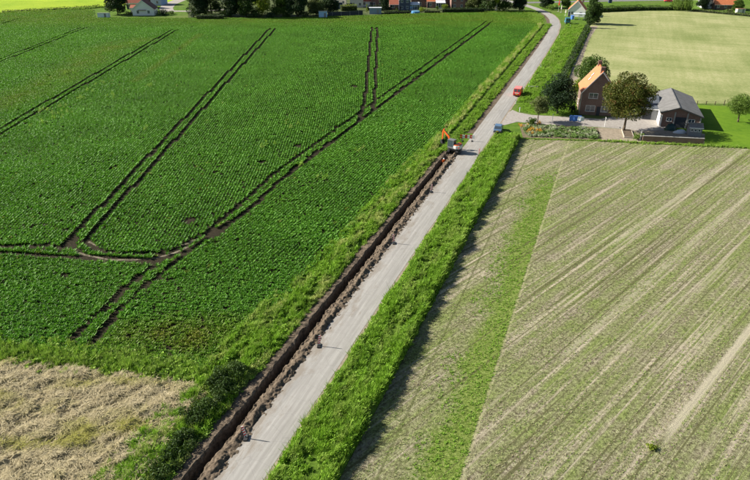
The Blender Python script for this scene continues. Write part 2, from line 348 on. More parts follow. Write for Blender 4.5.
M_SOIL = m_soil('crop_soil', (0.016, 0.013, 0.0075), (0.050, 0.041, 0.024))
M_DUG = m_soil('dug_earth', (0.038, 0.029, 0.020), (0.25, 0.195, 0.14), 2.6)
M_RUT = m_soil('dry_rut_soil', (0.03, 0.025, 0.016), (0.30, 0.26, 0.19), 1.1)
M_DIRT = m_soil('dry_dirt', (0.20, 0.165, 0.12), (0.40, 0.34, 0.26), 1.2)
M_BRICK = m_brick('brown_brick', (0.13, 0.06, 0.042), (0.19, 0.09, 0.06))
M_BRICK2 = m_brick('barn_brick', (0.20, 0.085, 0.06), (0.26, 0.12, 0.085))
M_ORANGE_TILE = m_tiles('orange_tiles', (0.60, 0.19, 0.075)); M_RED_TILE = m_tiles('red_tiles', (0.42, 0.13, 0.075)); M_DARK_TILE = m_tiles('dark_tiles', (0.16, 0.07, 0.055))
M_CORR = m_corrugated('fibre_cement_sheets', (0.195, 0.19, 0.182)); M_CORR2 = m_corrugated('dark_roof_sheets', (0.10, 0.115, 0.135))
WHITE = plain('white_paint', (0.78, 0.78, 0.76), 0.6, 0.06); CREAM = plain('cream_render', (0.66, 0.63, 0.56), 0.8, 0.08); GREYW = plain('grey_wood', (0.22, 0.23, 0.24), 0.8, 0.2, 6)
BLUEW = plain('pale_blue_boards', (0.36, 0.55, 0.78), 0.6, 0.08); DARKW = plain('dark_boards', (0.045, 0.05, 0.06), 0.8, 0.25, 5); CONCR = plain('concrete', (0.36, 0.35, 0.33), 0.9, 0.15, 2)
BARK = plain('bark', (0.10, 0.075, 0.05), 0.95, 0.3, 8, bmp=0.6); PALEBARK = plain('pale_bark', (0.36, 0.33, 0.26), 0.9, 0.3, 6, bmp=0.5)
RUBBER = plain('black_rubber', (0.02, 0.02, 0.021), 0.8, 0.2, 6); STEEL = plain('dark_steel', (0.09, 0.09, 0.095), 0.5, 0.2, 5, 0.6)
ORANGE = plain('orange_paint', (0.72, 0.13, 0.025), 0.4, 0.08, 3, 0, 0.5); REDP = plain('red_paint', (0.62, 0.025, 0.02), 0.35, 0.06, 3, 0, 0.5)
OFFW = plain('off_white_paint', (0.62, 0.61, 0.58), 0.4, 0.1, 3); BLACKP = plain('black_paint', (0.025, 0.025, 0.028), 0.4, 0.1)
YELLOW = plain('yellow_plate', (0.75, 0.50, 0.03), 0.4, 0.04); CARBLUE = plain('car_blue', (0.16, 0.27, 0.42), 0.25, 0.05, 2, 0.4, 0.6); TEAL = plain('teal_paint', (0.03, 0.18, 0.24), 0.3, 0.05, 2, 0.2, 0.5)
BLUECLOTH = plain('blue_cloth', (0.09, 0.22, 0.62), 0.9, 0.1, 3); PALECLOTH = plain('pale_cloth', (0.60, 0.68, 0.70), 0.9, 0.06)
print('materials done')

# ================================================================== THE SETTING
# ground sheet to the horizon, open where the trench is cut
T0, T1 = -5.7, -1.5; S0, S1 = -22.0, 84.0
hole = [st(S0, T0), st(S0, T1), st(S1, T1), st(S1, T0)]
big = [(-5000, -5000), (5000, -5000), (5000, 6000), (-5000, 6000)]
me = bpy.data.meshes.new('ground')
me.from_pydata([(p[0], p[1], 0.0) for p in big]+[(p[0], p[1], 0.0) for p in hole], [], [(0, 1, 5, 4), (1, 2, 6, 5), (2, 3, 7, 6), (3, 0, 4, 7)]); me.update()
if me.polygons[0].normal.z < 0: me.flip_normals()
tag(link('ground', me, m_ground()), 'rough grassy land between and beyond the fields', None, None, 'structure')

# road: one ribbon, straight past the fields, then bending left into the village
cl = [tuple(st(s, 0.0)) for s in np.arange(-30, 172, 6.0)] + [tuple(at(*q)[:2]) for q in ((548.5, 41), (555.5, 31), (557.8, 25), (557, 19.5), (552, 15.2), (545, 11.8), (536, 8.6), (526, 5.0), (515, 1.6), (500, -1.5), (470, -5))]
def smooth_pl(pl, step=2.0, it=3):
    pl = np.array(pl, float)
    for _ in range(it):
        q = pl.copy(); q[1:-1] = 0.25*pl[:-2]+0.5*pl[1:-1]+0.25*pl[2:]; pl = q
    d = np.r_[0, np.cumsum(np.hypot(*np.diff(pl, axis=0).T))]
    k = np.arange(0, d[-1], step); return np.c_[np.interp(k, d, pl[:, 0]), np.interp(k, d, pl[:, 1])]
def ribbon(name, pl, t0, t1, z, mat, label, nt=6, crown=0.0, wob=0.0):
    pl = np.asarray(pl); tan = np.gradient(pl, axis=0); tan /= np.linalg.norm(tan, axis=1)[:, None]; nrm = np.c_[tan[:, 1], -tan[:, 0]]
    s = np.r_[0, np.cumsum(np.hypot(*np.diff(pl, axis=0).T))]
    t = np.linspace(t0, t1, nt); S, T = np.meshgrid(s, t, indexing='ij')
    if wob: 
        E = (fbm(S*0.25, T*0+3, 5)-0.47)*wob*1.5; T = T + E*np.where((T == t[0]) | (T == t[-1]), 1, 0)
    X = pl[:, 0:1]+nrm[:, 0:1]*T; Y = pl[:, 1:2]+nrm[:, 1:2]*T
    Z = np.full_like(X, z)+crown*(1-(2*(T-t0)/(t1-t0)-1)**2)
    o = link(name, grid_mesh(name, X, Y, Z, (T, S)), mat); return tag(o, label, None, None, 'structure')
road_cl = smooth_pl(cl, 1.0)
ribbon('road', road_cl, -1.95, 1.95, 0.035, m_road(), 'narrow light grey road running from the foreground to the village', 7, 0.05, 0.14)
ribbon('road_edge', road_cl[:310], 1.85, 2.35, 0.02, M_DIRT, 'narrow strip of dry sandy dirt along the right road edge', 3, 0, 0.3)
ribbon('dirt_shoulder', road_cl[126:310], -3.3, -1.8, 0.016, M_DUG, 'bare brown earth shoulder along the road beyond the digger', 4, 0, 0.5)

# trench: spoil, cut and bare bank as one uneven strip of earth
s = np.arange(S0-0.4, S1+0.4, 0.12); t = np.r_[np.arange(-6.0, -4.5, 0.1), np.arange(-4.5, -2.9, 0.045), np.arange(-2.9, -1.3, 0.07)]
S, T = np.meshgrid(s, t, indexing='ij')
wl = (fbm(S*0.8, S*0, 11)-0.47)*0.65; ce = -3.78+(fbm(S*0.08, S*0+5, 13)-0.47)*0.4
left, right = ce-0.45+wl, ce+0.46+(fbm(S*1.0, S*0+9, 17)-0.47)*0.6
prof = np.clip((T-left)/0.10, 0, 1)*np.clip((right-T)/0.16, 0, 1)
endf = np.clip((S1-3.0-S)/1.2, 0, 1)
spoil = np.exp(-((T+2.5)/0.40)**2)*(0.05+0.75*np.clip(fbm(S*0.9, T*1.6, 21)-0.25, 0, 1))
bank = 0.20*np.clip((T+5.9)/1.2, 0, 1)*np.clip((-3.9-T)/0.3, 0, 1)
rough = (fbm(S*2.6, T*2.6, 31)-0.47)*0.42*np.clip((T+6.0)/0.6, 0, 1)*np.clip((-1.35-T)/0.5, 0, 1) + (fbm(S*6, T*6, 37, 3)-0.44)*0.26*np.clip((T+6.0)/0.6, 0, 1)*np.clip((-1.45-T)/0.4, 0, 1)
Z = 0.02+(spoil+bank)+rough*np.where(T < -4.3, 0.45, 1)-1.6*prof*endf
Z = np.where(T > -1.75, np.minimum(Z, 0.0+0.12*(1+T/-1.3*0)), Z); Z = np.where((T > -1.5), Z-0.10*np.clip((T+1.5)/0.2, 0, 1), Z)
XY = R0+S[..., None]*RD+T[..., None]*RN
tag(link('trench', grid_mesh('trench', XY[..., 0], XY[..., 1], Z), M_DUG), 'freshly dug narrow trench with crumbly dark spoil beside the road', None, None, 'structure')

# verges: slightly humped grass banks
def bank_mesh(name, s0, s1, t0f, t1f, h, label, ds=1.0, n=15, mat=None, seed=3):
    s = np.arange(s0, s1, ds); u = np.linspace(0, 1, n); S, U = np.meshgrid(s, u, indexing='ij')
    a = t0f(s)[:, None]; b = t1f(s)[:, None]; T = a+(b-a)*U
    Z = h*np.sin(np.pi*np.clip(U, 0, 1))**0.7*(0.6+0.8*fbm(S*0.35, T*0.6, seed))-0.02
    XY = R0+S[..., None]*RD+T[..., None]*RN
    tag(link(name, grid_mesh(name, XY[..., 0], XY[..., 1], Z), mat), label, None, None, 'structure')
    return lambda ss, tt: h*np.sin(np.pi*np.clip((tt-t0f(ss))/(t1f(ss)-t0f(ss)), 0, 1))**0.7*(0.6+0.8*fbm(ss*0.35, tt*0.6, seed))-0.02
def steep_bank():
    f1 = lambda s: 7.75+0.12*np.sin(np.asarray(s)*0.12)
    def hf(ss, tt):
        u = np.clip((tt-2.15)/(f1(ss)-2.15), 0, 1)
        return 0.62*np.clip(u/0.12, 0, 1)*(0.40+0.60*u)*np.clip((1-u)/0.055, 0, 1)*(0.72+0.55*fbm(ss*0.35, tt*0.6, 3))-0.02
    s = np.arange(-25, 97, 0.6); u = np.r_[np.linspace(0, 0.9, 14), np.linspace(0.925, 1, 7)]; S, U = np.meshgrid(s, u, indexing='ij'); T = 2.15+(f1(S)-2.15)*U
    XY = R0+S[..., None]*RD+T[..., None]*RN; tag(link('right_verge', grid_mesh('right_verge', XY[..., 0], XY[..., 1], hf(S, T)), M_VERGE), 'tall grass verge between the road and the stubble field', None, None, 'structure'); return hf
M_VERGE = m_grassy('verge_turf', (0.045, 0.085, 0.012), (0.13, 0.22, 0.025))
cst = lambda v: (lambda s: np.full(np.shape(s), v, float))
hR = steep_bank()
hR2 = bank_mesh('far_right_verge', 124, 250, cst(2.15), lambda s: 10.3+0.3*np.sin(np.asarray(s)*0.1), 0.3, 'wide green verge beside the road beyond the farm', mat=M_VERGE)
hL = bank_mesh('left_verge', -25, 246, lambda s: np.interp(s, (-25, 12, 22, 40, 250), (-10.6, -10.6, -9.6, -8.5, -8.5)), lambda s: np.where(np.asarray(s) < 83, -5.3, -3.2), 0.22, 'grassy verge between the crop field and the trench', mat=M_VERGE, seed=9)

# fields
crop_poly = [tuple(st(255, -9.3)), tuple(st(40, -8.7)), tuple(st(24, -9.6)), tuple(at(205, 372)[:2]), tuple(at(100, 357)[:2]), tuple(at(0, 349)[:2]), (-60, 57.0), (-240, 70), (-240, 268), tuple(at(0, 14.3)[:2]), tuple(at(60, 11.4)[:2]), tuple(at(93, 10.0)[:2]), tuple(at(95, 18.4)[:2]), tuple(at(130, 18.4)[:2]), tuple(at(190, 18.6)[:2]), tuple(at(270, 18.6)[:2]), tuple(at(350, 16.5)[:2]), tuple(at(430, 13.6)[:2]), tuple(at(526, 11.5)[:2]), tuple(at(538, 16)[:2])]
sheet('crop_field_soil', crop_poly, 0.012, M_SOIL, 'dark soil under the green row crop')
stub_poly = [tuple(st(-30, 7.9)), tuple(st(93, 7.9)), tuple(at(517, 139)[:2]), tuple(at(600, 141.6)[:2]), tuple(at(700, 146.5)[:2]), tuple(at(750, 149)[:2]), (130, 100), (130, -20), (20, -20)]
sheet('stubble_field', stub_poly, 0.014, m_stubble(), 'dry drilled field with sparse green regrowth right of the verge')
far_poly = [tuple(at(577, 61)[:2]), tuple(at(587, 30)[:2]), tuple(at(592, 13.3)[:2]), tuple(at(640, 11)[:2]), tuple(at(690, 11)[:2]), tuple(at(750, 17)[:2]), (230, 270), (170, 140), tuple(at(750, 104)[:2]), tuple(at(690, 103.5)[:2]), tuple(at(560, 103)[:2]), tuple(at(556, 99)[:2])]
sheet('pale_field', far_poly, 0.010, m_pale_field(), 'pale mown field behind the farmhouse')
sheet('dirt_track', [tuple(at(*q)[:2]) for q in ((569, 66), (573, 55), (584, 32), (590, 26.5), (598, 26), (589, 40), (580, 66), (576, 90), (563, 90))], 0.018, M_DIRT, 'bare dirt track along the ditch behind the farm')
M_LAWN = m_grassy('lawn_grass', (0.075, 0.16, 0.010), (0.15, 0.25, 0.018), 0.6)
sheet('farm_lawn', [tuple(at(*q)[:2]) for q in ((690, 105), (750, 107), (790, 108), (800, 148), (750, 147.5), (700, 145.3), (640, 143.3), (645, 128))], 0.016, M_LAWN, 'bright green farm lawn beside the barn')
sheet('front_grass', [tuple(at(*q)[:2]) for q in ((530, 87), (515.5, 110.5), (536, 114.5), (575, 116), (578, 104), (556, 90))], 0.020, m_grassy('front_garden_grass', (0.08, 0.16, 0.012), (0.16, 0.27, 0.025), 0.8), 'bright grass corner between the road and the driveway')
M_GRAVEL = m_soil('driveway_gravel', (0.25, 0.225, 0.20), (0.44, 0.41, 0.375), 1.5)
sheet('driveway', [tuple(at(*q)[:2]) for q in ((508, 113), (512.5, 110), (518, 112.5), (532, 115.2), (575, 117.4), (600, 119), (612, 117), (657, 119.5), (666, 127), (664, 130.5), (642, 131), (600, 127.3), (560, 125.6), (538, 124), (517, 122), (500, 126.5))], 0.024, M_GRAVEL, 'pale gravel driveway from the road to the barn')
sheet('yard_gravel', [tuple(at(*q)[:2]) for q in ((598, 127.5), (642, 131), (664, 130.5), (705, 134), (704, 144.5), (640, 142), (597, 140.4))], 0.020, M_DIRT, 'bare gravel yard in front of the barn')
sheet('garden_soil', [tuple(at(*q)[:2]) for q in ((519, 124), (540, 124.5), (598, 127.8), (602, 140.3), (560, 139), (523, 138))], 0.022, m_soil('garden_earth', (0.10, 0.08, 0.05), (0.24, 0.2, 0.13)), 'earth of the flower and vegetable garden')
sheet('meadow', [tuple(at(*q)[:2]) for q in ((-20, 14.2), (60, 9.5), (118, 5.2), (170, 3), (185, -4))]+[(-90, 640), (-500, 640), (-500, 270)], 0.010, m_grassy('bright_meadow', (0.21, 0.33, 0.016), (0.32, 0.42, 0.028), 0.3), 'bright yellow green meadow beyond the crop field')
M_ASPH = m_soil('village_asphalt', (0.12, 0.12, 0.125), (0.26, 0.255, 0.25), 1.0)
ribbon('village_street', smooth_pl([tuple(at(*q)[:2]) for q in ((520, 3.0), (545, 1.9), (600, 1.0), (660, 0.2), (720, -0.8), (790, -2))], 2), -2.6, 2.6, 0.022, M_ASPH, 'grey village street across the top right')
ribbon('side_street', smooth_pl([tuple(at(*q)[:2]) for q in ((168, 12.5), (158, 8.5), (163, 4.5), (176, 1.5), (190, -3))], 2), -3.2, 3.2, 0.022, M_GRAVEL, 'pale side street by the white house')
ribbon('village_lane', smooth_pl([tuple(at(*q)[:2]) for q in ((165, 11.2), (182, 12.3), (203, 12.0), (240, 9))], 2), -1.8, 1.8, 0.026, M_GRAVEL, 'grey lane leading behind the dark trees')

sheet('village_gardens', [tuple(at(*q)[:2]) for q in ((188, 18.4), (270, 18.4), (350, 16.3), (430, 13.4), (526, 11.3), (520, 2), (500, -4), (190, -4))], 0.006, m_soil('garden_ground', (0.035, 0.06, 0.015), (0.12, 0.14, 0.06), 0.25), 'mixed paving, earth and lawn of the village gardens')
# lodged straw field, lower left: a rumpled mat
straw_poly = [tuple(at(-30, 357)[:2]), tuple(at(0, 358)[:2]), tuple(at(60, 366)[:2]), tuple(at(130, 373)[:2]), tuple(at(206, 385)[:2]), tuple(at(208, 396)[:2]), tuple(at(182, 430)[:2]), tuple(at(154, 478)[:2]), tuple(at(120, 530)[:2]), (-60, 27), (-60, 52)]
gx = np.arange(-52, -15, 0.085); gy = np.arange(29.0, 55, 0.085); GX, GY = np.meshgrid(gx, gy, indexing='ij')
ca, sa = math.cos(R(35)), math.sin(R(35)); LX = GX*ca+GY*sa; LY = -GX*sa+GY*ca
WX = LX+1.2*fbm(GX*0.4, GY*0.4, 45, 2); WY = LY+1.5*fbm(GX*0.35, GY*0.35, 46, 2)
hz = 0.52*fbm(WX*0.7, WY*2.2, 41, 3)+0.34*np.abs(fbm(WX*1.1, WY*4.6, 43, 3)-0.45)*2+0.10*fbm(WX*3, WY*9, 47, 3)
ins = inpoly(GX, GY, straw_poly); dist = polydist(GX, GY, straw_poly+[straw_poly[0]])
hz = np.where(ins, 0.02+np.clip(hz-0.22, 0, 1)*1.8*np.clip(dist/0.6, 0.15, 1), -0.25)
me = grid_mesh('straw_field', GX, GY, hz)
import bmesh
bm = bmesh.new(); bm.from_mesh(me); bmesh.ops.delete(bm, geom=[v for v in bm.verts if v.co.z < -0.2], context='VERTS'); bm.to_mesh(me); bm.free()
tag(link('straw_field', me, m_straw()), 'rumpled mat of pale lodged straw in the lower left field', None, None, 'structure')
print('setting done')

# ================================================================== SCATTERED PLANTS (uncountable)
def blades(n, rad, h0, h1, w, lean, seed, flat=0.0):
    g = np.random.default_rng(seed); V = []; Q = []
    for i in range(n):
        a = g.uniform(0, 6.283); r = rad*math.sqrt(g.uniform()); x, y = r*math.cos(a), r*math.sin(a)
        h = g.uniform(h0, h1); b = g.uniform(0, 6.283); L = lean*g.uniform(0.4, 1.3); ww = w*g.uniform(0.6, 1.3)
        c = b+1.57+g.uniform(-0.6, 0.6); px, py = math.cos(c)*ww/2, math.sin(c)*ww/2; dx, dy = math.cos(b)*L*h, math.sin(b)*L*h
        k = len(V)
        V += [(x-px, y-py, -0.05), (x+px, y+py, -0.05), (x+dx*0.4+px, y+dy*0.4+py, h*0.62), (x+dx*0.4-px, y+dy*0.4-py, h*0.62), (x+dx*1.1+px*0.3, y+dy*1.1+py*0.3, h*(1-flat)), (x+dx*1.1-px*0.3, y+dy*1.1-py*0.3, h*(1-flat))]
        Q += [(k, k+1, k+2, k+3), (k+3, k+2, k+4, k+5)]
    return V, Q
def beet_row(length, seed, spacing=0.2, hs=1.0):
    g = np.random.default_rng(seed); V = []; Q = []; y = -length/2+spacing/2
    while y < length/2:
        cx, cy = g.normal(0, 0.02), y+g.normal(0, 0.025); sz = g.uniform(0.75, 1.2)*hs
        for i in range(13):
            a = g.uniform(0, 6.283); el = g.uniform(0.72, 1.42); L = sz*g.uniform(0.27, 0.50); w = sz*g.uniform(0.075, 0.125)
            dx, dy, dz = math.cos(a)*math.cos(el), math.sin(a)*math.cos(el), math.sin(el); sx, sy = -math.sin(a)*w/2, math.cos(a)*w/2
            b = np.array((cx, cy, 0.02)); m1 = b+np.array((dx, dy, dz))*L*0.6; m2 = b+np.array((dx*1.3, dy*1.3, dz*0.88))*L*1.05
            k = len(V); V += [(b[0]-sx*.3, b[1]-sy*.3, b[2]), (b[0]+sx*.3, b[1]+sy*.3, b[2]), (m1[0]+sx, m1[1]+sy, m1[2]), (m1[0]-sx, m1[1]-sy, m1[2]), (m2[0]+sx*.6, m2[1]+sy*.6, m2[2]), (m2[0]-sx*.6, m2[1]-sy*.6, m2[2])]
            Q += [(k, k+1, k+2, k+3), (k+3, k+2, k+4, k+5)]
        y += spacing
    return V, Q
def broad(n, rad, h, w, seed):
    g = np.random.default_rng(seed); V = []; Q = []
    for i in range(n):
        a = g.uniform(0, 6.283); r = rad*math.sqrt(g.uniform()); c = np.array((r*math.cos(a), r*math.sin(a), h*g.uniform(0.25, 1.0)*(1-0.5*(r/rad)**2)))
        u = g.normal(size=3); u /= np.linalg.norm(u); v = np.cross(u, g.normal(size=3)); v /= np.linalg.norm(v)+1e-6; s_ = w*g.uniform(0.6, 1.3)
        k = len(V); V += [tuple(c-u*s_), tuple(c+v*s_*0.5), tuple(c+u*s_), tuple(c-v*s_*0.5)]; Q += [(k, k+1, k+2, k+3)]
    return V, Q
def scatter(name, protos, mat, x, y, z, rot, scl, idx, tint, label):
    """one object whose points carry rotation, scale, kind and tint of each plant"""
    lib = bpy.data.collections.new(name+'_kinds')
    for i, (V, Q) in enumerate(protos):
        me = np_mesh('%s_plant' % name, V, Q); me.materials.append(mat)
        lib.objects.link(bpy.data.objects.new('%s_plant_%02d' % (name, i), me))
    me = bpy.data.meshes.new(name); N = len(x); me.vertices.add(N)
    me.vertices.foreach_set('co', np.stack([x, y, z*np.ones(N)], -1).astype(np.float32).ravel())
    for an, tp, arr in (('rot', 'FLOAT', rot), ('scl', 'FLOAT', scl), ('tint', 'FLOAT', tint)):
        at_ = me.attributes.new(an, tp, 'POINT'); at_.data.foreach_set('value', (np.asarray(arr)*np.ones(N)).astype(np.float32))
    at_ = me.attributes.new('kind_index', 'INT', 'POINT'); at_.data.foreach_set('value', np.asarray(idx, np.int32))
    me.update(); me.materials.append(mat)
    o = link(name, me); tag(o, label, None, None, 'stuff')
    ng = bpy.data.node_groups.new(name+'_scatter', 'GeometryNodeTree')
    ng.interface.new_socket('Geometry', in_out='INPUT', socket_type='NodeSocketGeometry'); ng.interface.new_socket('Geometry', in_out='OUTPUT', socket_type='NodeSocketGeometry')
    n, l = ng.nodes, ng.links
    gi, go = n.new('NodeGroupInput'), n.new('NodeGroupOutput'); ci = n.new('GeometryNodeCollectionInfo'); ci.inputs['Collection'].default_value = lib
    ci.inputs['Separate Children'].default_value = True; ci.inputs['Reset Children'].default_value = True
    ip = n.new('GeometryNodeInstanceOnPoints'); ip.inputs['Pick Instance'].default_value = True
    def attr(nm, tp):
        a = n.new('GeometryNodeInputNamedAttribute'); a.data_type = tp; a.inputs['Name'].default_value = nm; return a.outputs['Attribute']
    cx = n.new('ShaderNodeCombineXYZ'); l.new(attr('rot', 'FLOAT'), cx.inputs[2]); er = n.new('FunctionNodeEulerToRotation'); l.new(cx.outputs[0], er.inputs[0])
    l.new(gi.outputs[0], ip.inputs['Points']); l.new(ci.outputs[0], ip.inputs['Instance']); l.new(attr('kind_index', 'INT'), ip.inputs['Instance Index'])
    l.new(er.outputs[0], ip.inputs['Rotation']); l.new(attr('scl', 'FLOAT'), ip.inputs['Scale']); l.new(ip.outputs[0], go.inputs[0])
    md = o.modifiers.new('scatter', 'NODES'); md.node_group = ng; return o

# ---- the row crop: rows run away from the camera, headland rows follow the edges
def w2(pts): return [tuple(at(*q)[:2]) for q in pts]
A1 = [tuple(st(245, -30.3)), tuple(st(60, -30.3))]+w2([(246.7, 200), (205, 234.7), (174.7, 251), (153, 254.7), (121, 254.7), (96, 251), (87, 241)])
A2 = [tuple(st(247, -27.9)), tuple(st(60, -27.9))]+w2([(260, 201), (190.7, 253), (142.7, 289), (108, 325), (85, 350)])
A3 = w2([(205, 234.7), (158.7, 262.7), (124, 290), (89, 325), (68, 345)])
B1 = w2([(76, 238.7), (73, 248.5), (84, 256), (110, 261.5), (159, 263)])
F1 = w2([(-60, 247), (0, 247), (74, 248)]); F2 = w2([(-60, 252), (0, 254), (85, 258.6), (159, 263), (190, 250)])
E_ = [(-1.4, 261), (-2.6, 153), (-3.6, 137)]; E2 = [(0.9, 261), (-0.2, 150), (-1.2, 140)]
tracks = [A1, A2, A3, B1, F1, F2, E_, E2, [(-42.0, 258), (-43.9, 80), (-44, 76)], [(-39.7, 258), (-41.6, 78)]]
for xa, ya, yb in ((-80.2, 255, 70), (-118.3, 260, 70), (-157.0, 284, 242), (-195, 290, 262)):
    tracks += [[(xa, ya), (xa-1.4, yb)], [(xa+2.2, ya), (xa+0.8, yb)]]
for pl_, lb_ in ((w2([(88, 242), (95, 250.5), (121, 254.7), (153, 254.7), (174, 251), (192, 243), (204, 236)]), 'pale dry wheel rut round the tramline bend'), (w2([(66, 249), (84, 256.5), (108, 261.3), (135, 262.4), (158, 262.7), (176, 255), (192, 245)]), 'pale dry wheel rut below the tramline bend')):
    ribbon('wheel_rut', smooth_pl(pl_, 0.5), -0.2, 0.2, 0.017, M_RUT, lb_, 5, 0, 0.5)
DL = 0.6
def rows(x0, x1, y0, y1, rz):
    """plant-row pieces on a lattice turned by rz (rows run along local y)"""
    cx, cy = (x0+x1)/2, (y0+y1)/2; Lr = max(x1-x0, y1-y0)*0.75
    u, v = np.meshgrid(np.arange(-Lr, Lr, 0.5), np.arange(-Lr, Lr, DL)); u = u.ravel(); v = v.ravel()+rng.uniform(-0.1, 0.1, u.size)
    c_, s_ = math.cos(rz), math.sin(rz); return cx+u*c_-v*s_, cy+u*s_+v*c_
def in_view(x, y, m=14): return (np.abs(x) < 0.62*np.hypot(y, 34)+m) & (y > 26)
def fline(x): return 76.6-0.13*(x+42)*(x > -42)               # the cross headland track
px, py, pr = [], [], []
for kind, rz, box in ((0, R(0.6), (-225, 60, 60, 300)), (1, -ROAD_AZ, (-60, 75, 40, 305)), (2, R(-6.5), (-75, -5, 45, 85))):
    if kind == 2: rz = R(90-7)
    x, y = rows(*box, rz); s_, t_ = to_st(x, y)
    k = inpoly(x, y, crop_poly) & in_view(x, y)
    right_h = t_ > -29.0
    if kind == 0: k &= (~right_h) & (y > fline(x)-0.8) & (y < 263+0*x)
    elif kind == 1: k &= right_h & (y > 70.5-0.10*(x+29)+3*np.sin(x)) & (y < 268)
    else: k &= (y <= np.where(right_h, 70.5-0.10*(x+29)+3*np.sin(x), fline(x)-0.8))
    px.append(x[k]); py.append(y[k]); pr.append(np.full(k.sum(), rz)+np.pi*(rng.random(k.sum()) < 0.5))
# top headland rows along the village edge
x, y = rows(-230, 75, 255, 330, R(90)); s_, t_ = to_st(x, y); k = inpoly(x, y, crop_poly) & (y >= np.where(t_ > -29, 268, 263)) & in_view(x, y)
px.append(x[k]); py.append(y[k]); pr.append(rng.uniform(0, 6.28, k.sum()))
px, py, pr = map(np.concatenate, (px, py, pr))
dtr = np.full(px.shape, 1e9)
for tr in tracks: dtr = np.minimum(dtr, polydist(px, py, tr))
s_, t_ = to_st(px, py)
thin = fbm(px*0.35, py*0.35, 61)
edge = polydist(px, py, crop_poly[1:8])
keep = (dtr > 0.52+0.06*(fbm(px*0.5, py*0.5, 63)-0.47)) & (thin > 0.16) & (rng.random(px.size) > 0.03)
blank = (polydist(px, py, w2([(158, 259), (170, 256)])) > 0.6) & (polydist(px, py, w2([(187, 245), (193, 240)])) > 0.7)
for q in ((297, 147), (262, 163), (188, 222), (353, 87), (180, 49)): blank &= np.hypot(px-at(*q).x, py-at(*q).y) > rng.uniform(0.7, 1.1)
keep &= blank
px, py, pr, edge, dtr = px[keep], py[keep], pr[keep], edge[keep], dtr[keep]
# yellowish weeds at the lower corner and along the edges, a tired brownish band upper left
weed = np.clip(1-np.hypot((px-at(185, 338).x)/13, (py-at(185, 338).y)/5.5), 0, 1)*fbm(px*0.5, py*0.5, 71)*1.5
tired = np.clip(1-polydist(px, py, w2([(0, 105), (60, 78), (105, 50), (135, 42)]))/(7+5*fbm(px*0.1, py*0.1, 73)), 0, 1)*0.55*fbm(px*0.25, py*0.25, 74)*1.6
streak = np.clip(1-polydist(px, py, w2([(135, 82), (200, 35)]))/2.2, 0, 1)*0.45
topw = np.clip((py-258)/20, 0, 1)*fbm(px*0.2, py*0.5, 75)*0.75
tint = np.clip(weed+tired+streak+topw+0.12*np.clip((fbm(px*0.8, py*0.8, 77)-0.6)*6, 0, 1)+0.6*(rng.random(px.size) < 0.004), 0, 0.95)
beets = [beet_row(0.66, 100+i) for i in range(10)]
px = px+rng.normal(0, 0.022, px.size); py = py+rng.normal(0, 0.04, px.size); pr = pr+rng.normal(0, 0.07, px.size)
scl = (0.74+0.52*fbm(px*0.12, py*0.12, 79)+rng.normal(0, 0.08, px.size))*np.where(dtr < 0.95, 1.22, 1)
scatter('crop_plants', beets, BEET, px, py, 0.0, pr, scl, rng.integers(0, 10, px.size), tint, 'leafy green row crop with tractor tramlines through it')
print('crop pieces', px.size)
# a few taller pale bolters standing out of the crop
bq = [(62, 108), (45, 112), (55, 116), (68, 113), (42, 125), (58, 120), (80, 100), (112, 98), (150, 88), (90, 92), (322, 178), (295, 166), (288, 127), (270, 145), (360, 150), (100, 85), (65, 75), (147, 130)]
bx = np.array([at(*q).x for q in bq for _ in range(4)])+rng.normal(0, 0.7, 4*len(bq)); by = np.array([at(*q).y for q in bq for _ in range(4)])+rng.normal(0, 0.9, 4*len(bq))
scatter('bolted_plants', [broad(45, 0.4, 1.25, 0.13, 300+i) for i in range(4)], GRASS, bx, by, 0.0, rng.uniform(0, 6.28, bx.size), rng.uniform(0.6, 1.15, bx.size), rng.integers(0, 4, bx.size), rng.uniform(0.05, 0.4, bx.size), 'tall pale bolted plants rising above the row crop')

# ---- verge grass
gk = [blades(26, 0.22, 0.28, 0.62, 0.04, 0.6, 400+i) for i in range(5)]+[broad(36, 0.30, 0.48, 0.13, 420+i) for i in range(6)]+[blades(18, 0.14, 0.6, 1.0, 0.03, 0.35, 440+i) for i in range(2)]
gx_, gy_, gz_, gs_, gt_ = [], [], [], [], []
def verge(s0, s1, t0, t1, hf, dens, sz, dry=0.15, edge_tall=0.0):
    n = int((s1-s0)*(t1-t0)*dens); s = rng.uniform(s0, s1, n); t = rng.uniform(t0, t1, n)
    lump = fbm(s*0.9, t*1.2, 81)*0.6+fbm(s*0.3, t*0.5, 82)*0.4; k_ = rng.random(n) < np.clip((lump-0.28)*4, 0.12, 1); s, t, lump = s[k_], t[k_], lump[k_]; n = s.size
    XY = st(s, 0)+np.outer(t, RN)
    gx_.append(XY[:, 0]); gy_.append(XY[:, 1]); gz_.append(hf(s, t) if hf else 0*s)
    gs_.append(sz*(0.15+1.75*lump)*(1+edge_tall*np.clip((t-t0)/(t1-t0)-0.55, 0, 1)))
    gt_.append(np.clip((fbm(s*0.3, t*1.2, 83)-0.5)*3.0*dry/0.15*0.35+rng.random(n)*dry, 0, 0.8))
verge(-22, 96.5, 2.45, 7.7, hR, 19, 1.0, 0.14, 0.3)
verge(-22, 96.5, 6.9, 7.78, hR, 20, 1.0, 0.05, 0.2)
verge(124.5, 248, 2.6, 10.2, hR2, 10, 0.9, 0.12, 0.6)
verge(-22, 83, -9.9, -5.2, hL, 16, 0.95, 0.38)
verge(83, 246, -8.9, -6.6, hL, 11, 1.15, 0.75)
verge(83, 246, -5.6, -3.2, hL, 11, 0.8, 0.12)
verge(-5, 26, -11.2, -9.0, None, 13, 1.0, 0.25)
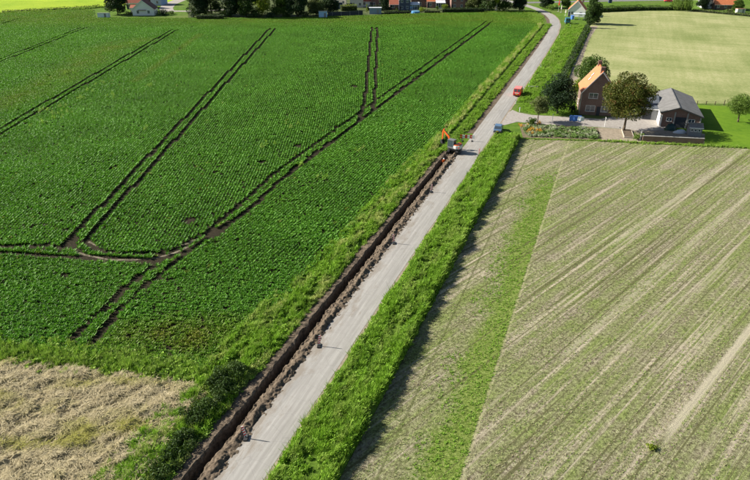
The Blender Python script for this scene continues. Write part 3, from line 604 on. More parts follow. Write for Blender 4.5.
for pl, w, d, sc in ((w2([(-40, 349), (0, 353), (100, 360), (205, 376)]), 1.5, 16, 1.15), (w2([(536, 24), (538, 17), (527, 12.5), (490, 12.5)]), 2.0, 8, 1.0), (w2([(0, 14), (60, 11), (112, 6.5)]), 1.6, 6, 1.2), (w2([(600, 141.2), (700, 146), (790, 150)]), 0.5, 14, 0.7), (w2([(519, 139), (600, 140.8)]), 0.35, 12, 0.5), (w2([(556, 100), (563, 85), (570, 65), (588, 28)]), 0.8, 8, 1.0)):
    pl = np.array(pl); L = np.hypot(*np.diff(pl, axis=0).T); n = int(L.sum()*2*w*d); k = rng.uniform(0, L.sum(), n); cs = np.r_[0, np.cumsum(L)]
    gx_.append(np.interp(k, cs, pl[:, 0])+rng.normal(0, w*0.6, n)); gy_.append(np.interp(k, cs, pl[:, 1])+rng.normal(0, w*0.6, n)); gz_.append(np.zeros(n)); gs_.append(sc*rng.uniform(0.6, 1.2, n)); gt_.append(rng.uniform(0, 0.35, n))
fx, fy = scat_poly([tuple(at(*q)[:2]) for q in ((530, 88), (516.5, 110.5), (536, 114.2), (575, 115.5), (578, 104), (556, 90))], 7)
gx_.append(fx); gy_.append(fy); gz_.append(np.zeros(fx.size)); gs_.append(rng.uniform(0.25, 0.6, fx.size)); gt_.append(rng.uniform(0, 0.12, fx.size))
cgx, cgy, cgz, cgs, cgt = map(np.concatenate, (gx_, gy_, gz_, gs_, gt_))
scatter('verge_grass', gk, GRASS, cgx, cgy, cgz, rng.uniform(0, 6.28, cgx.size), cgs, rng.integers(0, len(gk), cgx.size), cgt, 'lush tall grass on the roadside verges and field edges')
print('grass', cgx.size)

# ---- sparse tufts on the stubble field and strands on the straw
x, y = scat_poly(stub_poly, 9.0); k = in_view(x, y, 8); x, y = x[k], y[k]; s_, t_ = to_st(x, y)
instrip = (t_+6*(fbm(x*0.25, y*0.25, 91)-0.47)+rng.normal(0, 0.7, x.size) > 13.3) & (t_ < 17.3) & (y+14*(fbm(x*0.4, y*0.4, 92)-0.47) < 104)
dl = (x-y)*0.7071; streaky = fbm(dl*1.2, (x+y)*0.03, 93); k = ((streaky+0.5*(fbm(x*0.3, y*0.3, 94)-0.47) > 0.41) & ~((np.abs(dl+10.5) < 0.4) & (x > 26))) | instrip
x, y, instrip = x[k], y[k], instrip[k]
tk = [blades(12, 0.13, 0.05, 0.14, 0.05, 1.1, 500+i) for i in range(5)]
tt = np.where(instrip, rng.random(x.size)*0.15, np.where(rng.random(x.size) < 0.62, rng.uniform(0.6, 1.0, x.size), rng.uniform(0.2, 0.6, x.size)))
scatter('stubble_tufts', tk, TUFT, x, y, 0.014, rng.uniform(0, 6.28, x.size), rng.uniform(0.45, 1.05, x.size)*np.where(instrip, 1.05, 0.75), rng.integers(0, 5, x.size), tt, 'sparse green and straw tufts on the drilled field')
print('tufts', x.size)
x, y = scat_poly(straw_poly, 22); k = (x > -50) & (y > 30); x, y = x[k], y[k]
ix = np.clip(((x-gx[0])/0.085).round().astype(int), 0, len(gx)-1); iy = np.clip(((y-gy[0])/0.085).round().astype(int), 0, len(gy)-1); z = hz[ix, iy]; k = (z > 0) & ((z > 0.28) | (rng.random(x.size) < 0.25)); x, y, z = x[k], y[k], z[k]
sk = [blades(18, 0.20, 0.12, 0.30, 0.026, 2.4, 520+i, 0.6) for i in range(5)]
scatter('straw_strands', sk, STRAW, x, y, z-0.03, rng.normal(0.6, 0.8, x.size), rng.uniform(0.6, 1.3, x.size), rng.integers(0, 5, x.size), np.clip((fbm(x*0.22, y*0.5, 97)-0.5)*4, 0, 0.8), 'loose pale straw strands on the lodged field')
# garden plants
gp = [tuple(at(*q)[:2]) for q in ((522, 126), (540, 126), (596, 129.5), (598, 139.2), (560, 137.8), (526, 136.8))]
x, y = scat_poly(gp, 3.2); z = np.zeros(x.size)
FLOW = foliage('garden_leaves', (0.05, 0.12, 0.02), (0.22, 0.33, 0.09), (0.55, 0.56, 0.42), transl=0.2, patch=0.5, attr=True)
scatter('garden_plants', [broad(60, 0.35, 0.55, 0.12, 540+i) for i in range(5)], FLOW, x, y, 0.02, rng.uniform(0, 6.28, x.size), rng.uniform(0.6, 1.3, x.size), rng.integers(0, 5, x.size), np.clip((fbm(x*0.6, y*0.6, 99)-0.42)*3, 0, 0.75), 'mixed pale and green plants of the farm garden')
OFL = foliage('orange_flowers', (0.45, 0.18, 0.02), (0.75, 0.42, 0.04), (0.08, 0.16, 0.02), alt=0.0, patch=0.8)
x = np.concatenate([rng.normal(at(*q).x, 0.6, 7) for q in ((524, 127), (532, 130), (538, 132.5), (530, 133), (540, 124.5))]); y = np.concatenate([rng.normal(at(*q).y, 0.8, 7) for q in ((524, 127), (532, 130), (538, 132.5), (530, 133), (540, 124.5))])
scatter('orange_flower_patch', [broad(50, 0.3, 0.75, 0.09, 560+i) for i in range(3)], OFL, x, y, 0.02, rng.uniform(0, 6.28, x.size), rng.uniform(0.7, 1.2, x.size), rng.integers(0, 3, x.size), np.zeros(x.size), 'orange flowers at the road end of the garden')
print('plants done')
#OBJECTS#
# ================================================================== BUILDINGS
def window(parent, x0, x1, z0, z1, y, frame=WHITE, face='y', name='window', out=-1, glass=None):
    """frame with a pane set back in it, on the wall plane y (face 'y') or x (face 'x'); out = side that looks outwards"""
    w = 0.07; f = MB(); g = MB(); m = MB()
    def bx(b, a0, a1, c0, c1, d0, d1):
        lo, hi = sorted((y+out*d0, y+out*d1))
        if face == 'y': b.box(a0, a1, lo, hi, c0, c1)
        else: b.box(lo, hi, a0, a1, c0, c1)
    bx(f, x0, x0+w, z0, z1, -0.05, 0.035); bx(f, x1-w, x1, z0, z1, -0.05, 0.035); bx(f, x0+w, x1-w, z1-w, z1, -0.05, 0.033); bx(f, x0+w, x1-w, z0, z0+w, -0.05, 0.033)
    xm = (x0+x1)/2
    if x1-x0 > 0.9: bx(f, xm-0.03, xm+0.03, z0+w, z1-w, -0.05, 0.03)
    o = f.build(name, frame, parent)
    bx(g, x0+w*0.5, x1-w*0.5, z0+w*0.5, z1-w*0.5, -0.03, 0.012); g.build('pane', glass or GLASS, o)
    bx(m, x0-0.06, x1+0.06, z0-0.07, z0-0.004, -0.02, 0.10); m.build('sill', CONCR, o)
    return o
def gable_house(name, label, cat, loc, rz, W, D, he, hr, wall, roof, wins, ridge='y', over=0.3, chimneys=(), doors=(), trim=WHITE, rx=None, hel=None, her=None, roofpieces=None, group=None, bargeboards=True):
    """W along x (front), D along y; front-left corner at loc; ridge along y (gable to the front) or along x"""
    e = empty(name, loc, rz, label, cat, group)
    hel = he if hel is None else hel; her = he if her is None else her
    if ridge == 'y':
        rx = W/2 if rx is None else rx
        MB().prism([(0, 0), (W, 0), (W, her), (rx, hr), (0, hel)], 0, D, 'y').build('wall', wall, e)
        t = 0.14; sl = (hr-hel)/rx; sr = (hr-her)/(W-rx)
        ro = MB().prism([(-over, hel-over*sl+0.03), (rx, hr+0.03), (rx, hr+t+0.03), (-over, hel-over*sl+t+0.03)], -over, D+over, 'y')
        ro.prism([(W+over, her-over*sr+0.03), (W+over, her-over*sr+t+0.03), (rx+0.004, hr+t+0.03), (rx+0.004, hr+0.03)], -over, D+over, 'y')
        r = ro.build('roof', roof, e)
        if bargeboards:
            for yy in (-over-0.04, D+over+0.002):
                MB().prism([(-over, hel-over*sl-0.10), (rx, hr-0.10), (rx, hr+t+0.06), (-over, hel-over*sl+t+0.06)], yy, yy+0.036, 'y').build('bargeboard', trim, r)
                MB().prism([(W+over, her-over*sr-0.10), (W+over, her-over*sr+t+0.06), (rx+0.003, hr+t+0.06), (rx+0.003, hr-0.10)], yy, yy+0.036, 'y').build('bargeboard', trim, r)
        MB().box(rx-0.12, rx+0.12, -over, D+over, hr+t-0.02, hr+t+0.10).build('ridge_cap', roof, r)
    else:
        MB().prism([(0, 0), (D, 0), (D, her), (D/2, hr), (0, hel)], 0, W, 'x').build('wall', wall, e)
        t = 0.14; s_ = (hr-he)/(D/2)
        ro = MB().prism([(-over, he-over*s_+0.03), (D/2, hr+0.03), (D/2, hr+t+0.03), (-over, he-over*s_+t+0.03)], -over, W+over, 'x')
        ro.prism([(D+over, he-over*s_+0.03), (D+over, he-over*s_+t+0.03), (D/2+0.004, hr+t+0.03), (D/2+0.004, hr+0.03)], -over, W+over, 'x')
        r = ro.build('roof', roof, e)
        MB().box(-over, W+over, D/2-0.12, D/2+0.12, hr+t-0.02, hr+t+0.10).build('ridge_cap', roof, r)
        MB().box(-over, W+over, -over-0.12, -over-0.005, he-over*s_-0.04, he-over*s_+0.10).build('gutter', trim, r)
    for (cx, cy, cw, ct) in chimneys:
        c = MB().box(cx-cw/2, cx+cw/2, cy-cw/2, cy+cw/2, hr-0.9, ct).build('chimney', M_BRICK, r)
    for w_ in wins:
        window(e, *w_[:4], y=w_[4] if len(w_) > 4 else 0.0, face=w_[5] if len(w_) > 5 else 'y', out=w_[6] if len(w_) > 6 else -1)
    for (x0, x1, z1, mt) in doors:
        d = MB().box(x0, x1, -0.06, 0.03, 0.02, z1).build('door', mt, e); MB().box(x1-0.16, x1-0.08, -0.11, -0.062, 0.95, 1.08).build('handle', STEEL, d)
    return e, r

# farmhouse: brick gable to the camera, orange pantiles, two chimneys
hp = at(579, 114.6)
farm, froof = gable_house('farmhouse', 'two storey dark brick farmhouse with bright orange tiled roof', 'house', hp, R(-12), 7.5, 8.4, 5.3, 9.9, M_BRICK, M_ORANGE_TILE,
    [(1.2, 3.3, 0.9, 2.3), (4.6, 6.2, 0.9, 2.3), (1.5, 3.5, 3.9, 5.15), (4.6, 5.8, 3.9, 5.15), (1.2, 2.2, 1.0, 2.2, 0.0, 'x', -1), (5.2, 6.4, 1.0, 2.2, 0.0, 'x', -1)], 'y', 0.28,
    chimneys=((3.75, 0.75, 0.95, 10.9), (3.75, 7.5, 0.8, 10.9)), doors=((3.7, 4.45, 2.1, DARKW),))
for zz in (7.45, 8.2):                                         # two small skylights in the left slope
    u = (zz-5.3)/(9.9-5.3)*3.75; sk_ = MB(); nrm = Vector((-(9.9-5.3), 0, 3.75)).normalized(); c = Vector((u, 3.6+(zz-7.4)*1.2, zz))+nrm*0.2
    Mx = Matrix.Translation(c) @ Matrix.Rotation(-math.atan2(4.6, 3.75), 4, 'Y'); sk_.box(-0.42, 0.42, -0.3, 0.3, -0.05, 0.06, Mx).build('skylight', OFFW, froof)
MB().box(-0.16, -0.06, -0.10, -0.02, 0, 5.2).build('drainpipe', OFFW, farm)
# barn: brick front, fibre cement roof, white side wall, lean-to at the back left
bp = Vector((62.4, 132.1, 0))
barn, broof = gable_house('barn', 'brick barn with weathered grey corrugated roof and white side wall', 'barn', bp, R(-17), 8.1, 16.8, 3.1, 4.35, M_BRICK2, M_CORR,
    [(1.2, 2.3, 1.3, 2.1), (5.6, 6.9, 1.3, 2.1)], 'y', 0.35, rx=3.3, hel=3.15, her=2.75, doors=((3.0, 5.1, 2.4, DARKW),), trim=STEEL)
MB().box(-0.10, -0.005, 0.2, 4.6, 0.02, 2.95).build('white_side_wall', WHITE, barn)
for xx in (0.15, 2.75, 5.3, 7.95): MB().box(xx-0.14, xx+0.14, -0.10, -0.004, 0.02, 2.6 if xx < 1 or xx > 7 else 3.4).build('pilaster', CONCR if xx > 1 else WHITE, barn)
sp = Vector((58.0, 138.2, 0))
gable_house('lean_to_shed', 'dark roofed shed joined to the left of the barn', 'shed', sp, R(-17), 5.9, 12.5, 2.5, 4.0, GREYW, M_CORR2, [(0.8, 1.7, 1.0, 1.9)], 'x', 0.25, doors=((2.8, 4.6, 2.2, DARKW),))
# garden hut in front of the barn with three windows, low wall, clutter
hut, _ = gable_house('garden_hut', 'small grey hut with three windows in front of the barn', 'hut', at(688, 136.2), R(-12), 2.5, 2.0, 1.9, 2.4, GREYW, M_CORR, [(0.25+0.72*i, 0.75+0.72*i, 1.05, 1.65) for i in range(3)], 'x', 0.15)
def low_wall(name, a, b, h, th, mat, cap, label, cat='wall'):
    a = Vector(a); b = Vector(b); L = (b-a).length; e = empty(name, a, math.atan2(b.y-a.y, b.x-a.x), label, cat)
    MB().box(0, L, -th/2, th/2, 0, h).build('masonry', mat, e); MB().box(-0.04, L+0.04, -th/2-0.05, th/2+0.05, h+0.003, h+0.08).build('coping', cap, e); return e
low_wall('yard_wall', at(642, 141.2), at(703, 144.2), 1.15, 0.24, M_BRICK2, CONCR, 'low brick wall with pale coping along the barn yard')
low_wall('yard_end_wall', at(642, 141.0)+Vector((-0.35, 0.2, 0)), at(641, 134), 0.9, 0.2, CONCR, CONCR, 'short concrete wall at the left end of the barn yard')
def lumpy(name, loc, rx, ry, rz, mat, label, cat, seed=1, parent=None):
    n, m = 20, 10; V = []; Q = []
    for i in range(m+1):
        ph = math.pi/2*i/m
        for j in range(n):
            a = 2*math.pi*j/n; k = 0.75+0.5*float(fbm(math.cos(a)*1.5+5+i*0.3, math.sin(a)*1.5+5, seed)); V.append((rx*math.cos(ph)*math.cos(a)*k, ry*math.cos(ph)*math.sin(a)*k, rz*math.sin(ph)*(0.8+0.4*float(vnoise(j*0.7, i*0.7, seed)))))
    for i in range(m):
        for j in range(n): Q.append((i*n+j, i*n+(j+1) % n, (i+1)*n+(j+1) % n, (i+1)*n+j))
    o = link(name, np_mesh(name, V, Q, True), mat); o.location = loc; return tag(o, label, cat)
TARP = plain('dark_green_tarp', (0.02, 0.055, 0.05), 0.5, 0.3, 2); SHEETW = plain('white_sheeting', (0.60, 0.63, 0.66), 0.5, 0.1, 2)
lumpy('covered_pile', at(670, 129.8), 1.3, 0.9, 1.3, TARP, 'heap under a dark green tarp against the barn front', 'heap', 3)
lumpy('covered_pile', at(680, 133), 1.5, 0.7, 0.7, SHEETW, 'low heap under pale sheeting beside the grey hut', 'heap', 8)
# raised bed of boards
rb_ = empty('raised_bed', at(629, 138.5), R(-14), 'wooden raised bed frame beside the round tree', 'garden bed')
for (a0, a1, b0, b1) in ((0, 0.1, 0.102, 5.398), (1.9, 2.0, 0.102, 5.398), (0, 2.0, 0, 0.1), (0, 2.0, 5.4, 5.5)): MB().box(a0-1, a1-1, b0, b1, 0, 0.32).build('board', plain('weathered_board', (0.42, 0.37, 0.30), 0.9, 0.2, 5), rb_)
MB().box(-0.88, 0.88, 0.12, 5.38, 0.02, 0.24).build('bed_soil', M_DUG, rb_)
# clothes line
cla, clb = at(552, 123.2), at(604.5, 126.8); dd = clb-cla
cle = empty('clothesline', cla, math.atan2(dd.y, dd.x), 'white clothesline posts and wire along the driveway', 'clothesline')
for xx in (0, dd.length): MB().tube((xx, 0, 0), (xx, 0, 2.05), 0.05).box(xx-0.04, xx+0.04, -0.5, 0.5, 1.95, 2.03).build('post', WHITE, cle)
for yy in (-0.4, 0.4): MB().tube((0, yy, 2.0), (dd.length, yy, 2.0), 0.008, n=5).build('wire', STEEL, cle)
def cloth(x0, x1, drop, yy, mat, label):
    n, m = 16, 8; ux = dd.normalized(); X, Zr = np.meshgrid(np.linspace(x0, x1, n), np.linspace(0, drop, m), indexing='ij')
    off = 0.10*np.sin(X*5)*(Zr/drop)+yy; px_ = cla.x+ux.x*X-ux.y*off; py_ = cla.y+ux.y*X+ux.x*off
    o = link('washing', grid_mesh('washing', px_, py_, 2.0-Zr), mat); md = o.modifiers.new('thickness', 'SOLIDIFY'); md.thickness = 0.015; return tag(o, label, 'laundry')
cloth(3.6, 6.2, 1.35, 0.4, BLUECLOTH, 'wide blue cloth hanging on the clothesline')
cloth(5.3, 6.6, 0.95, -0.4, PALECLOTH, 'small pale cloth hanging on the near clothesline wire')
# lawn fence posts
fp0, fp1 = at(697, 104.4), at(760, 106.4)
fe = empty('wire_fence', fp0, math.atan2(fp1.y-fp0.y, fp1.x-fp0.x), 'low post and wire fence along the far side of the farm lawn', 'fence'); FL = (fp1-fp0).length
for i in range(8): MB().box(FL*i/7-0.07, FL*i/7+0.07, -0.07, 0.07, 0, 0.9 if i != 3 else 1.3).build('post', BARK, fe)
for zz in (0.3, 0.55, 0.8): MB().tube((0, 0.09, zz), (FL, 0.09, zz), 0.012, n=4).build('wire', STEEL, fe)

# ================================================================== TREES
def leaf_cloud(cents, rads, per, leaf, seed, shell=0.55):
    g = np.random.default_rng(seed); P_ = []
    for c, r in zip(cents, rads):
        k = int(per*r*r); d = g.normal(size=(k, 3)); d /= np.linalg.norm(d, axis=1)[:, None]; P_.append(c+d*(r*(shell+(1-shell)*g.random((k, 1))**0.5)*np.array([1, 1, 0.85])))
    P_ = np.concatenate(P_); N = len(P_); u = g.normal(size=(N, 3)); u /= np.linalg.norm(u, axis=1)[:, None]; v = np.cross(u, g.normal(size=(N, 3))); v /= np.linalg.norm(v, axis=1)[:, None]+1e-6
    s_ = leaf*g.uniform(0.6, 1.35, (N, 1)); a = u*s_; b = v*s_*0.55
    V = np.stack([P_-a, P_+b*1.0, P_+a, P_-b], 1).reshape(-1, 3); Q = np.arange(4*N).reshape(-1, 4); return V, Q
TREEMESH = {}
def tree(name, label, loc, H, cr, base, mat, seed, n=38, leaf=0.20, per=95, shape='round', group=None, trunk=None, key=None, tr=None, barkm=None):
    e = empty(name, (loc[0], loc[1], 0), 0, label, 'tree', group)
    if key and key in TREEMESH:
        cm, tm = TREEMESH[key]; link('trunk', tm, None, e); link('crown', cm, None, e)
        e.rotation_euler[2] = (seed*1.7) % 6.28; e.scale = (cr/TREEMESH[key+'s'][0], cr/TREEMESH[key+'s'][0], H/TREEMESH[key+'s'][1]); return e
    g = np.random.default_rng(seed); cz = (H+base)/2; hz_ = (H-base)/2; cents = []; rads = []
    for i in range(n):
        d = g.normal(size=3); d /= np.linalg.norm(d); r = g.random()**0.35
        z = d[2]*r
        wz = 1.0
        if shape == 'cone': wz = max(0.18, 0.95-0.85*(z*0.5+0.5)); d[:2] /= max(0.3, math.hypot(d[0], d[1]))
        if shape == 'egg': wz = 1.0-0.25*z
        if shape == 'column': wz = 1.0
        rr = cr*g.uniform(0.26, 0.40)
        if shape == 'full':
            z = g.uniform(-1, 1); a_ = g.uniform(0, 6.283); r = g.random()**0.4; wz = math.sqrt(max(0.1, 1-max(0, z)**2)); d = np.array([math.cos(a_), math.sin(a_), 0])
        cents.append(np.array([d[0]*r*(cr-rr*0.8)*wz, d[1]*r*(cr-rr*0.8)*wz, cz+z*(hz_-rr*0.8)])); rads.append(rr*(0.75 if shape == 'cone' else 1.0))
    V, Q = leaf_cloud(cents, rads, per, leaf, seed); m = np_mesh(name+'_crown', V, Q); co = link('crown', m, mat, e)
    b = MB(); tr_ = tr or max(0.10, H*0.022); top = base+(H-base)*0.45; lean = g.normal(0, 0.02, 2)*H
    pts = [Vector((0, 0, -0.1)), Vector((lean[0]*.3, lean[1]*.3, base*0.6)), Vector((lean[0]*.6, lean[1]*.6, base+0.3)), Vector((lean[0], lean[1], top))]
    rs = [tr_*1.35, tr_, tr_*0.85, tr_*0.4]
    for i in range(3): b.tube(pts[i], pts[i+1], rs[i], rs[i+1], 9)
    for i in range(min(9, n)):
        c = Vector(cents[i*max(1, n//9) % n]); st_ = pts[2].lerp(pts[3], g.uniform(0, 0.9)); mid = st_.lerp(c, 0.5)+Vector((0, 0, 0.15*cr*g.uniform(0, 1)))
        b.tube(st_, mid, tr_*0.42, tr_*0.26, 6); b.tube(mid, c, tr_*0.26, tr_*0.08, 6)
    to = b.build('trunk', barkm or BARK, e, smooth=True)
    if key: TREEMESH[key] = (m, to.data); TREEMESH[key+'s'] = (cr, H)
    return e
F_CHEST = foliage('chestnut_leaves', (0.028, 0.042, 0.008), (0.11, 0.12, 0.022), (0.15, 0.06, 0.02), alt=0.07, patch=0.28, transl=0.2)
F_DARK = foliage('dark_evergreen', (0.010, 0.026, 0.010), (0.035, 0.07, 0.025), transl=0.08, patch=0.3)
F_MID = foliage('mid_green_leaves', (0.028, 0.062, 0.010), (0.10, 0.17, 0.028), (0.16, 0.18, 0.03), alt=0.0, patch=0.3)
F_LIGHT = foliage('light_green_leaves', (0.06, 0.12, 0.015), (0.17, 0.25, 0.045), transl=0.25, patch=0.3)
F_YEL = foliage('yellow_green_leaves', (0.12, 0.17, 0.015), (0.32, 0.40, 0.04), transl=0.3, patch=0.3)
F_OLIVE = foliage('olive_leaves', (0.05, 0.075, 0.02), (0.15, 0.17, 0.06), transl=0.2, patch=0.3)
F_BRAM = foliage('bramble_leaves', (0.018, 0.045, 0.010), (0.07, 0.125, 0.025), (0.10, 0.13, 0.05), alt=0.05, transl=0.15, patch=0.5)
F_HEDGE = foliage('hedge_leaves', (0.014, 0.034, 0.008), (0.05, 0.095, 0.018), transl=0.12, patch=0.5)
tree('chestnut_tree', 'large round tree with browning leaves in front of the barn', at(623.5, 131.2), 12.8, 5.9, 2.2, F_CHEST, 11, 66, 0.17, 115, 'round', trunk=None, tr=0.24)
tree('evergreen_tree', 'broad dark evergreen tree beside the farmhouse', at(557, 113.5), 9.6, 4.3, 0.3, F_DARK, 12, 60, 0.15, 150, 'egg')
tree('young_tree', 'small olive green tree at the corner of the driveway', at(537.5, 122.2), 6.2, 2.6, 1.5, F_OLIVE, 13, 34, 0.14, 170, 'round', tr=0.12)
tree('garden_tree', 'bushy green tree rising behind the farmhouse', at(588, 97), 10.6, 4.6, 1.0, F_MID, 14, 52, 0.17, 120, 'round')
tree('yellowing_tree', 'small yellow green tree behind the left of the farmhouse', at(574.5, 99), 5.2, 2.2, 0.6, F_YEL, 15, 26, 0.14, 170, 'round')
tree('apple_tree', 'small apple tree standing on the farm lawn', at(738, 122), 6.6, 3.7, 1.3, F_LIGHT, 16, 36, 0.13, 150, 'round', tr=0.16)
tree('roadside_tree', 'tall dark ivy clad tree beside the pale field corner', at(592, 24), 10.5, 3.5, 0.2, F_HEDGE, 17, 60, 0.2, 170, 'full')
tree('slim_tree', 'slim dark tree at the head of the ditch beside the dirt track', at(588, 28), 6.5, 1.6, 0.2, F_HEDGE, 18, 30, 0.16, 300, 'full')
def shrub(name, label, loc, r, h, mat, seed, leaf=0.12, per=240, group=None, key=None, cat='shrub'):
    e = empty(name, (loc[0], loc[1], 0), 0, label, cat, group)
    if key and key in TREEMESH:
        cm, tm = TREEMESH[key]; link('foliage', cm, None, e); link('stem', tm, None, e); k = TREEMESH[key+'s']; e.scale = (r/k[0], r/k[0], h/k[1]); e.rotation_euler[2] = seed; return e
    g = np.random.default_rng(seed); cents = [np.array([g.normal(0, r*0.38), g.normal(0, r*0.38), h*g.uniform(0.2, 0.72)]) for _ in range(18)]; rads = [min(r, h)*g.uniform(0.28, 0.45) for _ in range(18)]
    V, Q = leaf_cloud(cents, rads, per, leaf, seed); m = np_mesh(name, V, Q); link('foliage', m, mat, e)
    b = MB()
    for i in range(5): b.tube((0, 0, -0.05), Vector(cents[i]), 0.05, 0.015, 5)
    t_ = b.build('stem', BARK, e)
    if key: TREEMESH[key] = (m, t_.data); TREEMESH[key+'s'] = (r, h)
    return e
shrub('garden_shrub', 'round green shrub at the foot of the small driveway tree', at(532.5, 124.5), 1.2, 1.5, F_MID, 31)
shrub('garden_shrub', 'bright green bush by the left end of the yard wall', at(637.5, 139.5), 1.1, 1.5, F_LIGHT, 32)
shrub('garden_shrub', 'pale shrub against the left wall of the farmhouse', at(576, 114.5), 0.8, 1.5, F_OLIVE, 33)
shrub('garden_shrub', 'dark shrub between the evergreen and the farmhouse', at(572, 112.5), 1.3, 2.2, F_DARK, 34)
shrub('field_weed', 'single green weed clump beside the bare pass in the stubble', at(651, 448), 0.5, 0.45, F_YEL, 35, 0.08, 500, cat='weed')
for i, (q, r, h, lb) in enumerate((((233, 379), 2.1, 1.6, 'dark bramble bush at the top of the straw field corner'), ((219, 392), 2.0, 1.5, 'dark bramble bush second from the top beside the straw field'), ((208, 407), 1.9, 1.4, 'dark bramble bush third from the top beside the straw field'), ((196, 422), 1.8, 1.3, 'dark bramble bush in the middle of the straw field edge'), ((184, 440), 1.7, 1.2, 'dark bramble bush below the middle of the straw field edge'), ((172, 458), 1.5, 1.1, 'dark bramble bush at the lower end of the straw field edge'), ((160, 476), 1.4, 1.0, 'dark bramble bush cut by the bottom picture edge'))):
    shrub('bramble_bush', lb, at(*q), r, h, F_HEDGE if i % 2 else F_BRAM, 41+i, 0.085, 900, 'brambles along the straw field')

def hedge(name, a, b, w, h, mat, label, seed, leaf=0.13, dens=26, wild=0.25):
    a = Vector((a[0], a[1], 0)); b = Vector((b[0], b[1], 0)); L = (b-a).length; e = empty(name, a, math.atan2(b.y-a.y, b.x-a.x), label, 'hedge')
    g = np.random.default_rng(seed); N = int(L*(2*h+w)*dens); x = g.uniform(0, L, N); q = g.uniform(0, 2*h+w, N)
    y = np.where(q < h, -w/2, np.where(q < 2*h, w/2, q-2*h-w/2)); z = np.where(q < 2*h, np.where(q < h, q, q-h), h)
    top = h*(1-wild+2*wild*fbm(x*0.5, y*0.3+9, seed)); z = z*top/h; P_ = np.stack([x, y*(1-wild*0.5+wild*fbm(x*0.7, z, seed+5)), z], -1)+g.normal(0, 0.10, (N, 3)); P_[:, 2] = np.maximum(P_[:, 2], 0.02)
    u = g.normal(size=(N, 3)); u /= np.linalg.norm(u, axis=1)[:, None]; v = np.cross(u, g.normal(size=(N, 3))); v /= np.linalg.norm(v, axis=1)[:, None]+1e-6; s_ = leaf*g.uniform(0.6, 1.4, (N, 1))
    V = np.stack([P_-u*s_, P_+v*s_*0.6, P_+u*s_, P_-v*s_*0.6], 1).reshape(-1, 3); link('foliage', np_mesh(name, V, np.arange(4*N).reshape(-1, 4)), mat, e)
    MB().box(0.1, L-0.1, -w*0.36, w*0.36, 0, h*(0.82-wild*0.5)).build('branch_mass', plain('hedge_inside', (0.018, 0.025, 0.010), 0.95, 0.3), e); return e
def hp_(a, b): return at(*a), at(*b)
hedge('wild_hedge', *hp_((593, 12.2), (640, 10.2)), 3.0, 2.2, F_MID, 'rough green hedge along the left top of the pale field', 51, 0.2, 16, 0.35)
hedge('wild_hedge', *hp_((641, 10.2), (690, 10.0)), 2.6, 1.8, F_MID, 'rough green hedge ending at the weeping tree', 52, 0.2, 16, 0.35)
hedge('ditch_hedge', st(142, 10.6), st(246, 10.9), 1.6, 1.3, F_HEDGE, 'low dark hedge along the ditch right of the far verge', 53, 0.16, 16, 0.4)
hedge('trimmed_hedge', *hp_((197, 19.6), (224, 19.4)), 2.2, 1.9, F_HEDGE, 'low trimmed dark hedge in front of the tall trees', 54, 0.14, 20, 0.06)
hedge('trimmed_hedge', *hp_((442, 13.2), (484, 12.6)), 1.6, 2.1, F_HEDGE, 'long trimmed dark hedge in front of the village gardens', 55, 0.14, 20, 0.06)
hedge('garden_hedge', *hp_((384, 14.4), (410, 13.8)), 1.3, 1.3, F_HEDGE, 'low dark hedge in front of the red roofed and slate walled houses', 61, 0.14, 18, 0.3)
hedge('garden_hedge', *hp_((424, 13.6), (440, 13.4)), 1.3, 1.5, F_OLIVE, 'short grey green hedge between the blue pool and the long hedge', 62, 0.14, 18, 0.3)
hedge('garden_hedge', *hp_((366, 10.4), (392, 9.8)), 1.4, 2.0, F_DARK, 'dark hedge behind the grey blue shed', 63, 0.15, 18, 0.3)
hedge('garden_hedge', *hp_((341, 11.0), (357, 10.4)), 1.5, 2.6, F_YEL, 'bright green garden hedge behind the dark fence', 56, 0.15, 16, 0.12)
hedge('meadow_hedge', *hp_((2, 12.8), (100, 7.4)), 1.3, 0.9, F_OLIVE, 'low scrubby hedge between the crop and the bright meadow', 57, 0.16, 14, 0.5)
hedge('field_edge_scrub', *hp_((692, 11.4), (760, 17.4)), 1.8, 1.1, F_OLIVE, 'low scrub along the top right edge of the pale field', 58, 0.18, 14, 0.5)

